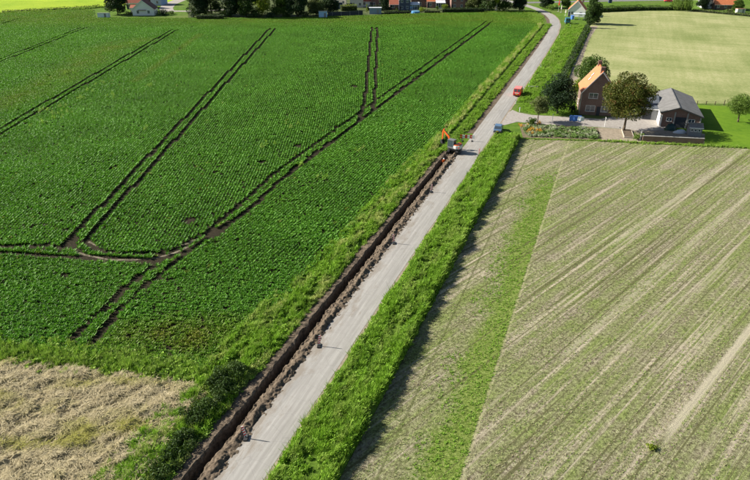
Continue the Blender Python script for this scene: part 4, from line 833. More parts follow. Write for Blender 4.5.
# ================================================================== THE VILLAGE EDGE
vt = [  # photo x, ground y, height, crown radius, base, material, shape, label, key
 (118, 14.6, 13, 5.2, 0.2, F_DARK, 'full', 'dark rounded tree standing beside the white house', 'd1'),
 (198, 15.5, 16, 5.3, 0.2, F_DARK, 'full', 'leftmost tall dark tree behind the trimmed hedge', 'd2'),
 (212, 14.0, 17, 5.1, 0.2, F_HEDGE, 'full', 'tall dark tree second from the left behind the trimmed hedge', 'd3'),
 (231, 16.5, 18, 5.9, 0.2, F_DARK, 'full', 'tall dark tree third from the left at the crop edge', 'd2'),
 (247, 17.2, 17, 5.7, 0.2, F_HEDGE, 'full', 'tall dark tree in the middle of the dark row at the crop edge', 'd3'),
 (262, 15.0, 15, 4.7, 0.2, F_YEL, 'full', 'yellow green tree in a gap of the dark row', 'y1'),
 (283, 16.0, 14, 5.3, 0.2, F_MID, 'full', 'mid green leafy tree right of the yellow green one', 'm1'),
 (297, 17.2, 13, 4.9, 0.2, F_DARK, 'full', 'low dark tree near the light blue shed', 'd1'),
 (316, 15.5, 7.5, 4.5, 0.2, F_OLIVE, 'full', 'grey green round tree directly behind the light blue shed', 'o1'),
 (331, 14.0, 9, 4.1, 0.2, F_DARK, 'full', 'dark tree between the light blue shed and the garden hedge', 'd1'),
 (384, 11.2, 11, 2.6, 0.2, F_DARK, 'full', 'narrow dark tree between the village houses', 'd2'),
 (474, 9.8, 7, 4.2, 0.6, F_OLIVE, 'round', 'spreading grey green tree behind the long trimmed hedge', 'o1'),
 (487, 11.4, 12, 4.2, 0.2, F_HEDGE, 'full', 'dark leafy tree left of the pale trunked willow', 'd4'),
 (503, 11.0, 13, 4.6, 0.2, F_HEDGE, 'full', 'dark tree right of the pale trunked willow', 'd4'),
 (519, 11.0, 8, 3.4, 0.2, F_DARK, 'full', 'bushy dark tree at the road bend', 'd1'),
 (545, 8.0, 8, 4.0, 0.2, F_DARK, 'full', 'dark tree inside the road bend by the street', 'd1'),
 (565, 8.5, 10, 2.6, 1.2, F_MID, 'round', 'green tree beside the orange roofed cottage', 'm1'),
 (702, 9.2, 7, 3.2, 0.2, F_DARK, 'full', 'dark tree between the weeping tree and the white gabled house', 'd1'),
 (737, 10.6, 5, 3.0, 0.3, F_MID, 'round', 'green garden tree by the small pink roofed shed', 'm1')]
for i, (x, y, Ht, cr, b, mt, sh, lb, key) in enumerate(vt):
    tree('village_tree', lb, at(x, y), Ht, cr, b, mt, 200+i, 60, 0.26, 75, sh, 'trees at the village edge', key=key)
tree('willow_tree', 'tall pale trunked willow with light foliage in the village row', at(496, 11.8), 12, 3.0, 2.6, F_YEL, 240, 30, 0.2, 90, 'round', tr=0.5, barkm=PALEBARK)
# weeping tree: strands hanging to the ground
we = empty('weeping_tree', at(681, 10.5), 0, 'weeping tree with hanging curtains of leaves at the field corner', 'tree'); g = np.random.default_rng(77); V = []
for k in range(150):
    a = g.uniform(0, 6.283); r = 4.6*math.sqrt(g.uniform(0.05, 1)); z0 = 8.5-0.12*r*r; zb = g.uniform(0.2, 2.5)
    zz = np.arange(zb, z0, 0.16); V.append(np.stack([r*math.cos(a)*(1+0.06*np.sin(zz))+g.normal(0, 0.14, zz.size), r*math.sin(a)+g.normal(0, 0.14, zz.size), zz], -1))
P_ = np.concatenate(V); N = len(P_); u = g.normal(0, 0.4, (N, 3)); u[:, 2] -= 1; u /= np.linalg.norm(u, axis=1)[:, None]; v = np.cross(u, g.normal(size=(N, 3))); v /= np.linalg.norm(v, axis=1)[:, None]
link('crown', np_mesh('weeping_crown', np.stack([P_-u*.2, P_+v*.09, P_+u*.2, P_-v*.09], 1).reshape(-1, 3), np.arange(4*N).reshape(-1, 4)), F_LIGHT, we)
b = MB(); b.tube((0, 0, -.1), (0.1, 0, 5), .35, .22, 9)
for k in range(7): b.tube((0.1, 0, 4+k*.15), (3*math.cos(k*.9), 3*math.sin(k*.9), 7.6), .12, .04, 6)
b.build('trunk', BARK, we)
for i, (q, r, h, mt, lb) in enumerate((((206, 15.2), 2.6, 3.2, F_MID, 'round shrub behind the left end of the trimmed hedge'), ((193, 17.5), 1.4, 2.0, F_DARK, 'small dark shrub at the left tip of the trimmed hedge'), ((226, 16.4), 2.0, 3.4, F_YEL, 'yellowish shrub behind the right end of the trimmed hedge'), ((243, 16.6), 2.0, 4.0, F_OLIVE, 'pale flecked shrub under the middle dark trees'), ((255, 17.8), 2.4, 3.0, F_HEDGE, 'dark shrub at the crop edge below the yellow green tree'), ((270, 17.6), 2.4, 2.6, F_DARK, 'dark shrub at the crop edge in the middle of the tree row'), ((286, 17.7), 2.4, 2.6, F_HEDGE, 'dark shrub at the crop edge under the mid green tree'), ((305, 17.4), 2.4, 3.0, F_DARK, 'dark shrub just left of the light blue shed'), ((163, 15.4), 3.0, 2.6, F_DARK, 'dark spreading shrub right of the white house'), ((130, 15.0), 2.2, 1.6, F_OLIVE, 'low scrub left of the white house'), ((421.5, 12.4), 1.6, 2.6, F_YEL, 'bright yellow green shrub beside the blue pool'), ((444, 10.0), 1.8, 3.0, F_YEL, 'bright shrub behind the left end of the long hedge'), ((552, 10.2), 1.9, 2.8, F_LIGHT, 'pale green round shrub inside the road bend'), ((397, 12.0), 1.4, 2.2, F_OLIVE, 'grey green shrub in front of the red roofed village house'), ((437, 10.4), 1.3, 2.2, F_MID, 'green shrub below the white conservatory'), ((172, 14.0), 1.6, 1.4, F_MID, 'small green shrub beside the side street'), ((730, 13.5), 1.8, 1.8, F_OLIVE, 'grey shrub left of the small pink roofed shed'))):
    shrub('village_shrub', lb, at(*q), r, h, mt, 300+i, 0.2, 70)
cp_ = at(367, 13.6); tree('slim_conifer', 'slim bright yellow green conifer beside the grey roofed shed', cp_, 5.2, 0.7, 0.1, F_YEL, 260, 16, 0.13, 420, 'column', tr=0.07)

# houses (front-left corner, turn, width, depth, eaves, ridge ...)
def wrow(W, n, z0, z1, w=1.1): return [((i+0.5)*W/n-w/2, (i+0.5)*W/n+w/2, z0, z1) for i in range(n)]
def vh(q, rz, W, D, he, hr, wall, roof, label, n=2, ridge='x', name='village_house', storeys=2, door=True, ch=True):
    wins = wrow(W, n, 0.9, 2.2)+(wrow(W, n, 3.6, 4.7) if storeys > 1 else [])
    return gable_house(name, label, 'house', at(*q), R(rz), W, D, he, hr, wall, roof, wins, ridge, 0.3, chimneys=((W*0.78, D/2, 0.7, hr+0.9),) if ch else (), doors=((0.12, 0.95, 2.1, DARKW),) if door else ())[0]
wh = vh((133, 15.8), 4, 9.5, 7.0, 2.7, 6.4, WHITE, M_DARK_TILE, 'white cottage with steep dark red roof at the crop edge', 2, 'y', 'white_cottage', 1, False)
MB().box(2.6, 6.2, -0.7, -0.004, 2.25, 2.4).build('door_canopy', M_DARK_TILE, wh)
lo, _ = gable_house('white_annex', 'low white annex on the left side of the white cottage', 'annex', at(131, 13.4), R(4), 5.5, 4.0, 2.3, 3.3, WHITE, M_RED_TILE, wrow(5.5, 2, 0.9, 1.9), 'x', 0.2)
vh((127, 9.5), 8, 9, 8, 3, 7, CREAM, M_RED_TILE, 'cream house with red roof behind the white cottage', 3, 'x', 'village_house', 1, True)
vh((146, 5.5), -5, 8, 8, 3.2, 6.5, plain('blue_render', (0.34, 0.45, 0.62), 0.8), M_DARK_TILE, 'bluish house behind the white cottage by the side street', 2)
def box_hut(name, q, rz, W, D, h, wall, roof, label, boards=6, slope=0.25):
    e = empty(name, at(*q), R(rz), label, 'shed')
    MB().prism([(0, 0), (D, 0), (D, h-slope), (0, h)], 0, W, 'x').build('wall', wall, e)
    MB().prism([(-0.2, h+0.02+0.2*slope/D), (D+0.2, h-slope-0.2*slope/D+0.02), (D+0.2, h-slope-0.2*slope/D+0.12), (-0.2, h+0.12+0.2*slope/D)], -0.2, W+0.2, 'x').build('roof', roof, e)
    for i in range(boards+1): MB().box(W*i/boards-0.03, W*i/boards+0.03, -0.035, -0.003, 0.05, h-0.05).build('batten', wall, e)
    d = MB().box(W*0.62, W*0.62+0.85, -0.05, -0.004, 0.05, min(2.0, h-0.15)).build('door', GREYW, e); MB().box(W*0.62+0.7, W*0.62+0.78, -0.09, -0.052, 0.95, 1.05).build('handle', STEEL, d); return e
BRIGHTW = plain('white_boards', (0.72, 0.78, 0.84), 0.6, 0.06)
box_hut('field_hut', (98, 18.2), 2, 4.6, 2.6, 2.0, BRIGHTW, GREYW, 'small white hut with flat grey roof standing in the crop')
box_hut('garden_shed', (319, 18.0), 2, 3.6, 2.6, 2.7, BLUEW, plain('pink_felt', (0.55, 0.46, 0.42), 0.9), 'light blue garden shed at the crop edge')
box_hut('garden_shed', (369.5, 14.2), 1, 5.4, 4.2, 2.6, plain('slate_blue_boards', (0.22, 0.29, 0.38), 0.7), SHEETW, 'grey blue shed with pale roof behind the slim conifer')
box_hut('garden_shed', (737, 13.2), -6, 3.4, 2.4, 1.9, CREAM, plain('pink_tiles', (0.55, 0.22, 0.18), 0.8), 'small shed with pink roof at the top right field edge')
box_hut('garden_shed', (334, 9.2), 0, 4.0, 3.0, 2.8, plain('dark_blue_boards', (0.05, 0.075, 0.14), 0.7), DARKW, 'dark blue shed behind the dark garden fence')
vh((350, 7.6), 2, 6.5, 7, 5.2, 8, CREAM, M_DARK_TILE, 'narrow cream village house left of the low red roof', 2)
vh((361, 7.0), 2, 6.5, 7, 2.6, 6, WHITE, M_RED_TILE, 'low white village house under a red roof behind the slim conifer', 2, 'x', 'village_house', 1)
vh((371, 7.2), 1, 6.0, 7, 5.0, 8, M_BRICK, M_DARK_TILE, 'brown brick village house behind the grey blue shed', 2)
vh((390, 10.0), 3, 6.0, 7, 2.5, 5.4, M_BRICK2, M_RED_TILE, 'low brick village house with red roof facing the crop', 2, 'x', 'village_house', 1)
vh((399, 11.0), 0, 5.2, 6, 4.6, 7, plain('slate_walls', (0.07, 0.085, 0.12), 0.8), M_DARK_TILE, 'dark slate walled village house beside the white conservatory', 2, 'y')
vh((411, 7.2), -2, 9, 7, 5.2, 8.5, M_BRICK, M_RED_TILE, 'brick village house behind the white conservatory and blue pool', 3)
vh((427, 8.0), 1, 6.5, 7, 3.0, 6.2, M_BRICK2, M_ORANGE_TILE, 'orange roofed village house between the two conservatories', 2, 'x', 'village_house', 1)
vh((437, 6.4), -2, 8, 7, 5.2, 8.5, M_BRICK2, M_RED_TILE, 'brick village house behind the second white conservatory', 3)
vh((451, 9.4), 0, 6.6, 7, 5.3, 8.4, M_BRICK2, M_RED_TILE, 'red brick village house with white windows behind the long hedge', 2)
vh((461, 6.4), -1, 9, 7, 5.3, 8.4, M_BRICK, M_RED_TILE, 'dark brick village house behind the grey green tree', 3)
vh((330, 5.5), 0, 8, 7, 5.3, 8.4, CREAM, M_RED_TILE, 'cream village house behind the dark blue shed', 3)
def conservatory(q, W, D, h, label):
    e = empty('conservatory', at(*q), 0, label, 'conservatory')
    MB().box(0, W, 0, D, 0, 0.5).build('base_wall', WHITE, e)
    for i in range(5): MB().box(W*i/4-0.06, W*i/4+0.06, -0.01, 0.12, 0.5, h).build('mullion', WHITE, e)
    for i in range(4): MB().box(W*i/4+0.065, W*(i+1)/4-0.065, 0.03, 0.08, 0.503, h-0.003).build('pane', GLASS, e)
    for xx in (0.0, W): MB().box(xx-0.03, xx+0.03, 0.13, D, 0.503, h-0.003).build('side_pane', GLASS, e)
    MB().prism([(-0.15, h), (D, h+0.9), (D, h+1.0), (-0.15, h+0.12)], -0.1, W+0.1, 'x').build('roof', SHEETW, e); return e
conservatory((410, 10.8), 4.4, 3.0, 2.5, 'white conservatory next to the blue garden pool'); conservatory((436, 8.8), 4.4, 3.0, 2.5, 'white conservatory behind the bright shrub and long hedge')
pe = empty('garden_pool', at(415.5, 13.3), 0, 'round blue garden pool in front of the white conservatory', 'pool')
MB().tube((0, 0, 0), (0, 0, 0.95), 1.9, n=24).build('pool_wall', plain('pool_blue', (0.10, 0.30, 0.62), 0.5), pe); MB().tube((0, 0, 0.952), (0, 0, 0.97), 1.8, n=24).build('water', plain('pool_water', (0.20, 0.45, 0.60), 0.08, 0.05), pe)
# dark board fence: panels and posts
fa, fb = at(328, 16.3), at(363, 14.9); fl = (fb-fa).length; fz = empty('board_fence', fa, math.atan2(fb.y-fa.y, fb.x-fa.x), 'dark board garden fence at the crop edge right of the blue shed', 'fence'); npn = int(fl/1.9)
for i in range(npn):
    MB().box(fl*i/npn+0.06, fl*(i+1)/npn-0.06, -0.03, 0.03, 0.08, 1.75).build('panel', DARKW, fz); MB().box(fl*i/npn-0.055, fl*i/npn+0.055, -0.07, 0.07, 0, 1.9).build('post', CONCR if i % 2 else DARKW, fz)
# cottage in the bend with pergola, parasols, blue tub
vh((567.5, 16.6), -20, 7.2, 8.0, 2.9, 6.6, WHITE, M_ORANGE_TILE, 'white cottage with orange roof beside the road bend', 2, 'y', 'roadside_cottage', 1, True)
pg_ = empty('pergola', at(574, 20.2), R(-10), 'white pergola on posts in front of the roadside cottage', 'pergola')
for xx in (0, 2.1, 4.2):
    for yy in (0, 2.6): MB().box(xx-0.07, xx+0.07, yy-0.07, yy+0.07, 0, 2.4).build('post', WHITE, pg_)
MB().box(-0.3, 4.5, -0.3, 2.9, 2.403, 2.55).build('roof', SHEETW, pg_)
def parasol(q, h, mat, label):
    e = empty('folded_parasol', at(*q), 0, label, 'parasol'); MB().tube((0, 0, 0), (0, 0, h), 0.05).build('pole', OFFW, e); MB().tube((0, 0, h*0.45), (0, 0, h*0.97), 0.30, 0.10, 8).build('canopy', mat, e); MB().tube((0, 0, 0), (0, 0, 0.12), 0.4, n=12).build('base', CONCR, e)
parasol((558.3, 11.6), 6.0, REDP, 'tall folded red parasol at the road bend'); parasol((561, 12.6), 3.4, CREAM, 'folded cream parasol right of the red one'); parasol((565.3, 15.6), 2.6, CREAM, 'small folded cream parasol in front of the roadside cottage')
tb = empty('rain_tub', at(572.3, 19.4), 0, 'blue rain tub beside the white pergola', 'tub'); MB().tube((0, 0, 0), (0, 0, 1.5), 0.75, 0.85, 14).build('tub', BLUECLOTH, tb); MB().tube((0, 0, 1.502), (0, 0, 1.56), 0.9, 0.88, 14).build('rim', BLUECLOTH, tb)
vh((703, 8.6), -6, 4.5, 8, 4.4, 7.4, WHITE, M_ORANGE_TILE, 'white gabled house at the far top right', 2, 'y')
vh((714, 9.8), -6, 10, 8, 2.4, 6.2, M_BRICK, M_ORANGE_TILE, 'dark brick house with wide orange roof at the far top right', 3, 'x', 'village_house', 1)
vh((700, 1.2), -6, 9, 8, 3, 6.2, CREAM, M_RED_TILE, 'cream house across the street at the top right', 3, 'x', 'village_house', 1)

# ================================================================== VEHICLES
def loft(sections):
    """sections: list of (y, [(x,z)...]) half outlines mirrored in x, joined front to back"""
    b = MB(); rings = []
    for y, pr in sections: rings.append([(x, y, z) for x, z in pr]+[(-x, y, z) for x, z in reversed(pr)])
    n = len(rings[0]); V = [p for r_ in rings for p in r_]; F = []
    for i in range(len(rings)-1):
        for j in range(n): F.append([i*n+j, i*n+(j+1) % n, (i+1)*n+(j+1) % n, (i+1)*n+j])
    F += [list(range(n)), list(range((len(rings)-1)*n, len(rings)*n))[::-1]]; b.add(V, F); return b
def wheel(e, x, y, r, w):
    s_ = 1 if x > 0 else -1
    o = empty_part('wheel', e); 
    t_ = MB().tube((x-s_*w, y, r), (x, y, r), r, n=18).build('wheel', RUBBER, e); MB().tube((x, y, r), (x+s_*0.015, y, r), r*0.62, r*0.55, 14).build('rim', OFFW, t_)
def empty_part(*a): return None
def car(name, label, cat, loc, rz, L, W, Hh, paint, van=False, hood=1.0, roof=None):
    e = empty(name, loc, rz, label, cat); h = L/2; w = W/2
    zb = 0.28; zs = 0.92 if not van else 1.15
    def sec(y, ww, z1, z0=zb): return (y, [(ww*0.90, z0), (ww, z0+0.18), (ww, z1-0.16), (ww*0.93, z1)])
    if van: secs = [sec(-h, w*0.96, 1.10, 0.38), sec(-h+0.12, w, zs), sec(h-hood, w, zs), sec(h-hood*0.45, w*0.98, zs-0.10), sec(h-0.08, w*0.93, 0.82), sec(h, w*0.86, 0.70, 0.36)]
    else: secs = [sec(-h, w*0.88, 0.72, 0.38), sec(-h+0.10, w*0.96, zs-0.02), sec(-h*0.5, w, zs), sec(h-hood*1.1, w, zs), sec(h-hood*0.5, w*0.97, zs-0.08), sec(h-0.08, w*0.90, 0.72), sec(h, w*0.80, 0.62, 0.36)]
    loft(secs).build('body', paint, e, smooth=False)
    g0 = -h+0.10 if van else -h+0.35; g1 = h-hood*0.95; tin = 0.10 if van else 0.20
    def cab(y, ww, z): return (ww, y, z)
    yb0, yb1, yt0, yt1 = g0, g1, g0+(0.06 if van else 0.45), g1-(0.55 if van else 0.75); wt = w*(0.92 if van else 0.80)
    z0, z1 = zs-0.03, Hh-0.06
    V = [(-w*0.95, yb0, z0), (w*0.95, yb0, z0), (w*0.95, yb1, z0), (-w*0.95, yb1, z0), (-wt, yt0, z1), (wt, yt0, z1), (wt, yt1, z1), (-wt, yt1, z1)]
    MB().add(V, [(0, 3, 2, 1), (4, 5, 6, 7), (0, 1, 5, 4), (1, 2, 6, 5), (2, 3, 7, 6), (3, 0, 4, 7)]).build('cabin_frame', paint, e, bevel=0.04)
    MB().prism([(-wt*0.98, yt0+0.03), (wt*0.98, yt0+0.03), (wt*0.98, yt1-0.03), (-wt*0.98, yt1-0.03)], z1+0.002, Hh, 'z').build('roof', roof or paint, e)
    def lerp(a, b, t): return tuple(a[i]+(b[i]-a[i])*t for i in range(3))
    def pane(a, b, c, d, name, ins=0.1, off=0.012):                 # glass on the sloped quad a b c d
        q = []; ctr = [(a[i]+b[i]+c[i]+d[i])/4 for i in range(3)]
        nn = (Vector(b)-Vector(a)).cross(Vector(d)-Vector(a)).normalized()
        if nn.dot(Vector(ctr)-Vector((0, (yb0+yb1)/2, 1.0))) < 0: nn = -nn
        q = [Vector(lerp(p_, ctr, ins)) for p_ in (a, b, c, d)]
        MB().add([p_+nn*off for p_ in q]+[p_-nn*0.03 for p_ in q], [(0, 1, 2, 3), (7, 6, 5, 4), (0, 4, 5, 1), (1, 5, 6, 2), (2, 6, 7, 3), (3, 7, 4, 0)]).build(name, GLASS, e)
    pane(V[3], V[2], V[6], V[7], 'windscreen', 0.12)
    def sub(i, j, k, l_, f0, f1): return lerp(V[i], V[j], f0), lerp(V[i], V[j], f1), lerp(V[l_], V[k], f1), lerp(V[l_], V[k], f0)
    if van:
        pane(*sub(0, 1, 5, 4, 0.06, 0.48), 'rear_window', 0.2); pane(*sub(0, 1, 5, 4, 0.52, 0.94), 'rear_window', 0.2)
        pane(*sub(1, 2, 6, 5, 0.66, 0.98), 'side_window', 0.16); pane(*sub(0, 3, 7, 4, 0.66, 0.98), 'side_window', 0.16)
    else:
        pane(V[0], V[1], V[5], V[4], 'rear_window', 0.14)
        for a_, b_, c_, d_ in ((1, 2, 6, 5), (0, 3, 7, 4)):
            pane(*sub(a_, b_, c_, d_, 0.04, 0.48), 'side_window', 0.14); pane(*sub(a_, b_, c_, d_, 0.52, 0.97), 'side_window', 0.14)
    for sx in (-1, 1):
        for y in (-h*0.60, h*0.62): wheel(e, sx*(w+0.01), y, 0.33, 0.2)
        MB().box(min(sx*w*0.62, sx*w*0.86), max(sx*w*0.62, sx*w*0.86), h-0.10, h+0.012, 0.56, 0.68).build('headlight', SHEETW, e)
        MB().box(min(sx*w*0.70, sx*w*0.90), max(sx*w*0.70, sx*w*0.90), -h-0.02, -h+0.05, 0.62, 0.98 if van else 0.70).build('tail_light', REDP, e)
        MB().box(min(sx*(w+0.0), sx*(w+0.2)), max(sx*(w+0.0), sx*(w+0.2)), yb1-0.25, yb1-0.13, zs+0.05, zs+0.2).build('wing_mirror', BLACKP, e)
    MB().box(-w*0.86, w*0.86, -h-0.07, -h+0.05, 0.36, 0.50).build('rear_bumper', BLACKP, e); MB().box(-w*0.78, w*0.78, h-0.05, h+0.05, 0.32, 0.46).build('front_bumper', BLACKP, e)
    MB().box(-0.26, 0.26, -h-0.03, -h-0.002, 0.52, 0.63).build('number_plate', YELLOW, e); MB().box(-0.26, 0.26, h+0.014, h+0.03, 0.47, 0.57).build('number_plate', YELLOW, e)
    return e
rz_road = -ROAD_AZ
c0 = at(497.5, 133.0); car('parked_car', 'light blue hatchback parked on the grass verge by the driveway', 'car', (c0.x+0.3, c0.y+1.0, 0.12), rz_road+R(4), 4.1, 1.75, 1.5, CARBLUE)
v0 = at(519.5, 97.0); rv = car('delivery_van', 'bright red van parked at the road edge before the driveway', 'van', (v0.x, v0.y+2.0, 0.05), rz_road, 4.6, 1.9, 2.05, REDP, True, 0.9, plain('pale_red_roof', (0.62, 0.22, 0.20), 0.4))  # van roof gets a paler, pinker red than the body
MB().box(-0.55, 0.55, -2.335, -2.303, 0.88, 1.04).build('white_stripe', WHITE, rv)
t0_ = at(567, 23.6); car('roadside_van', 'dark teal van standing at the road bend by the cottage', 'van', (t0_.x, t0_.y, 0.05), R(-8), 4.8, 2.0, 2.3, TEAL, True, 1.0)
s0_ = at(668, 2.2); car('street_car', 'small red car far off on the village street', 'car', (s0_.x, s0_.y, 0.03), R(80), 4.1, 1.75, 1.45, REDP)
s1_ = at(412, 9.4)

# ---- excavator on rubber tracks
ex0 = at(454.5, 154.0); exc = empty('excavator', (ex0.x, ex0.y+0.9, 0.10), rz_road, 'orange and white tracked excavator standing over the trench end', 'excavator')
for sx in (-1, 1):
    pr = []
    for i in range(24):
        a = 2*math.pi*i/24; cy = 1.05 if math.cos(a) > 0 else -1.05; pr.append((cy+0.36*math.cos(a), 0.36+0.36*math.sin(a)))
    tk_ = MB().prism(pr, sx*0.62, sx*1.06, 'x').build('track', RUBBER, exc)
    for y in (-1.05, -0.5, 0.0, 0.5, 1.05): MB().tube((sx*1.0, y, 0.36 if abs(y) > 1 else 0.2), (sx*1.09, y, 0.36 if abs(y) > 1 else 0.2), 0.25 if abs(y) > 1 else 0.13, n=12).build('roller', STEEL, tk_)
MB().box(-0.62, 0.62, -0.55, 0.55, 0.30, 0.62).tube((0, 0, 0.6), (0, 0, 0.82), 0.5, n=16).build('undercarriage', STEEL, exc)
bl = MB().box(-1.0, 1.0, 1.75, 1.85, 0.06, 0.48).build('dozer_blade', ORANGE, exc); MB().box(-0.5, -0.38, 0.5, 1.75, 0.28, 0.38).box(0.38, 0.5, 0.5, 1.75, 0.28, 0.38).build('blade_arm', ORANGE, bl)
UP = Matrix.Rotation(R(72), 4, 'Z')                 # the upper works are slewed to the left, over the field side
def up(mb, name, mat, par, bev=0.0):
    mb.v = [tuple(UP @ Vector(p)) for p in mb.v]; return mb.build(name, mat, par, bevel=bev)
prf = [(-1.0, -1.0), (-0.75, -1.42), (-0.3, -1.55), (0.3, -1.55), (0.75, -1.42), (1.0, -1.0), (1.0, 0.75), (0.55, 1.05), (-0.8, 1.05), (-1.0, 0.8)]
deck = up(MB().prism(prf, 0.83, 1.02, 'z'), 'deck', STEEL, exc)
cw = up(MB().prism([(-1.02, -0.95), (-0.77, -1.45), (-0.3, -1.6), (0.3, -1.6), (0.77, -1.45), (1.02, -0.95), (0.98, -0.35), (-0.98, -0.35)], 1.024, 1.62, 'z'), 'counterweight', OFFW, exc, 0.05)
up(MB().box(-0.8, 0.8, -1.50, -1.35, 1.18, 1.42), 'red_band', REDP, cw)
up(MB().prism([(-0.9, -0.95), (-0.55, -1.35), (0.55, -1.35), (0.9, -0.95), (0.9, -0.4), (-0.9, -0.4)], 1.623, 1.80, 'z'), 'engine_cover', ORANGE, exc, 0.03)
cabn = MB()
for (x, y) in ((-0.93, -0.30), (-0.02, -0.30), (-0.93, 0.95), (-0.02, 0.95)): cabn.box(x-0.045, x+0.045, y-0.045, y+0.045, 1.02, 2.52)
cabn.box(-0.98, 0.03, -0.35, 1.0, 2.523, 2.62).box(-0.98, 0.03, -0.35, 1.0, 1.021, 1.25); cb = up(cabn, 'cab', plain('cab_grey', (0.16, 0.165, 0.17), 0.5), exc)
for nm, (a, b_, c_, d_) in (('rear_window', (-0.88, -0.07, -0.31, -0.29)), ('front_window', (-0.88, -0.07, 0.94, 0.96)), ('side_window', (-0.94, -0.92, -0.25, 0.9)), ('side_window', (-0.03, -0.01, -0.25, 0.9))): up(MB().box(a, b_, c_, d_, 1.26, 2.515), nm, GLASS, cb)
up(MB().box(-0.72, -0.25, 0.0, 0.5, 1.26, 1.5).box(-0.72, -0.25, -0.08, 0.04, 1.5, 2.1), 'seat', RUBBER, cb)
up(MB().tube((0.5, 1.0, 1.0), (0.5, 1.35, 1.0), 0.18).box(0.32, 0.68, 0.95, 1.3, 0.85, 1.35), 'boom_bracket', STEEL, exc)
def beam(pts, w, hs):
    b = MB()
    for (p, q, h0, h1) in zip(pts, pts[1:], hs, hs[1:]):
        p = Vector(p); q = Vector(q); d = (q-p).normalized(); n = Vector((0, -d.z, d.y)); V = []
        for c_, hh in ((p-d*0.05, h0), (q+d*0.05, h1)):
            for sx, sz in ((-1, -1), (1, -1), (1, 1), (-1, 1)): V.append(c_+Vector((sx*w/2, 0, 0))+n*sz*hh/2)
        b.add(V, [(0, 1, 2, 3), (7, 6, 5, 4), (0, 4, 5, 1), (1, 5, 6, 2), (2, 6, 7, 3), (3, 7, 4, 0)])
    return b
boom = up(beam([(0.5, 1.25, 1.2), (0.5, 1.75, 2.7), (0.5, 3.0, 3.75)], 0.24, [0.32, 0.42, 0.26]), 'boom', ORANGE, exc)
up(MB().tube((0.36, 1.35, 1.1), (0.36, 1.95, 2.5), 0.06).tube((0.64, 1.35, 1.1), (0.64, 1.95, 2.5), 0.06), 'lift_cylinder', STEEL, boom)
up(MB().tube((0.5, 1.9, 3.1), (0.5, 3.2, 4.0), 0.055), 'stick_cylinder', STEEL, boom)
stick = up(beam([(0.5, 2.85, 3.98), (0.5, 3.05, 3.5), (0.5, 3.15, 1.9)], 0.20, [0.16, 0.30, 0.18]), 'stick', ORANGE, exc)
bk = []
bprof = [(3.05, 1.85), (3.35, 1.75), (3.45, 1.35), (3.2, 1.0), (2.75, 1.05), (2.72, 1.12), (3.12, 1.15), (3.28, 1.4), (3.1, 1.62)]
up(MB().prism(bprof, 0.12, 0.88, 'x').prism([(3.05, 1.80), (3.33, 1.72), (3.42, 1.35), (3.2, 1.03), (2.78, 1.08)], 0.10, 0.13, 'x').prism([(3.05, 1.80), (3.33, 1.72), (3.42, 1.35), (3.2, 1.03), (2.78, 1.08)], 0.87, 0.90, 'x'), 'bucket', STEEL, exc)

# ---- barrier across the shoulder: red and white boards on two feet
ba = at(467, 141.5); bar = empty('road_barrier', (ba.x, ba.y, 0.05), R(-8), 'red and white striped barrier behind the excavator', 'barrier')
for zz in (0.62, 1.02):
    for i in range(6): MB().box(-1.5+0.5*i, -1.0+0.5*i, -0.025, 0.025, zz, zz+0.30).build('board', WHITE if i % 2 else REDP, bar)
for xx in (-1.0, 1.0):
    MB().box(xx-0.03, xx+0.03, 0.03, 0.09, 0.06, 1.35).build('upright', OFFW, bar); MB().box(xx-0.15, xx+0.15, -0.40, 0.45, 0.0, 0.10).build('foot', RUBBER, bar)
# ---- beacons
def beacon():
    e = empty('traffic_beacon', (0, 0, 0)); p_ = MB().box(-0.13, 0.13, -0.02, 0.02, 0.16, 1.42).build('panel', WHITE, e)
    for k in range(4):
        z = 0.30+k*0.29
        for yy in (-0.026, 0.0203): MB().add([(-0.128, yy, z), (0.128, yy, z+0.14), (0.128, yy, z+0.28), (-0.128, yy, z+0.14), (-0.128, yy+0.0055, z), (0.128, yy+0.0055, z+0.14), (0.128, yy+0.0055, z+0.28), (-0.128, yy+0.0055, z+0.14)], [(0, 1, 2, 3), (7, 6, 5, 4), (0, 4, 5, 1), (1, 5, 6, 2), (2, 6, 7, 3), (3, 7, 4, 0)]).build('red_stripe', REDP, p_)
    MB().box(-0.2, 0.2, -0.40, 0.40, 0.0, 0.12).build('foot', RUBBER, e, bevel=0.03); MB().box(-0.04, 0.04, -0.05, 0.05, 0.121, 0.3).build('socket', STEEL, e); return e
pb = beacon()
for i, (q, lb, tl) in enumerate((((246.3, 438.5), 'red and white beacon nearest the camera on the trench side of the road', -9), ((319, 346.5), 'red and white beacon second nearest the camera beside the trench', 6), ((394, 243.8), 'red and white beacon third from the camera beside the trench', -5), ((431, 192.5), 'red and white beacon beside the trench, last before the excavator', 4))):
    o = pb if i == 0 else copy_tree(pb); p = at(*q); o.location = (p.x, p.y, 0.075); o.rotation_euler = (0, R(tl), -ROAD_AZ+R(20)); tag(o, lb, 'beacon', 'beacons along the trench')
o = copy_tree(pb); p = at(479, 156); o.location = (p.x, p.y, 0.1); o.rotation_euler = (0, 0, -ROAD_AZ); tag(o, 'red and white beacon alone at the right road edge opposite the excavator', 'beacon', 'beacons along the trench')
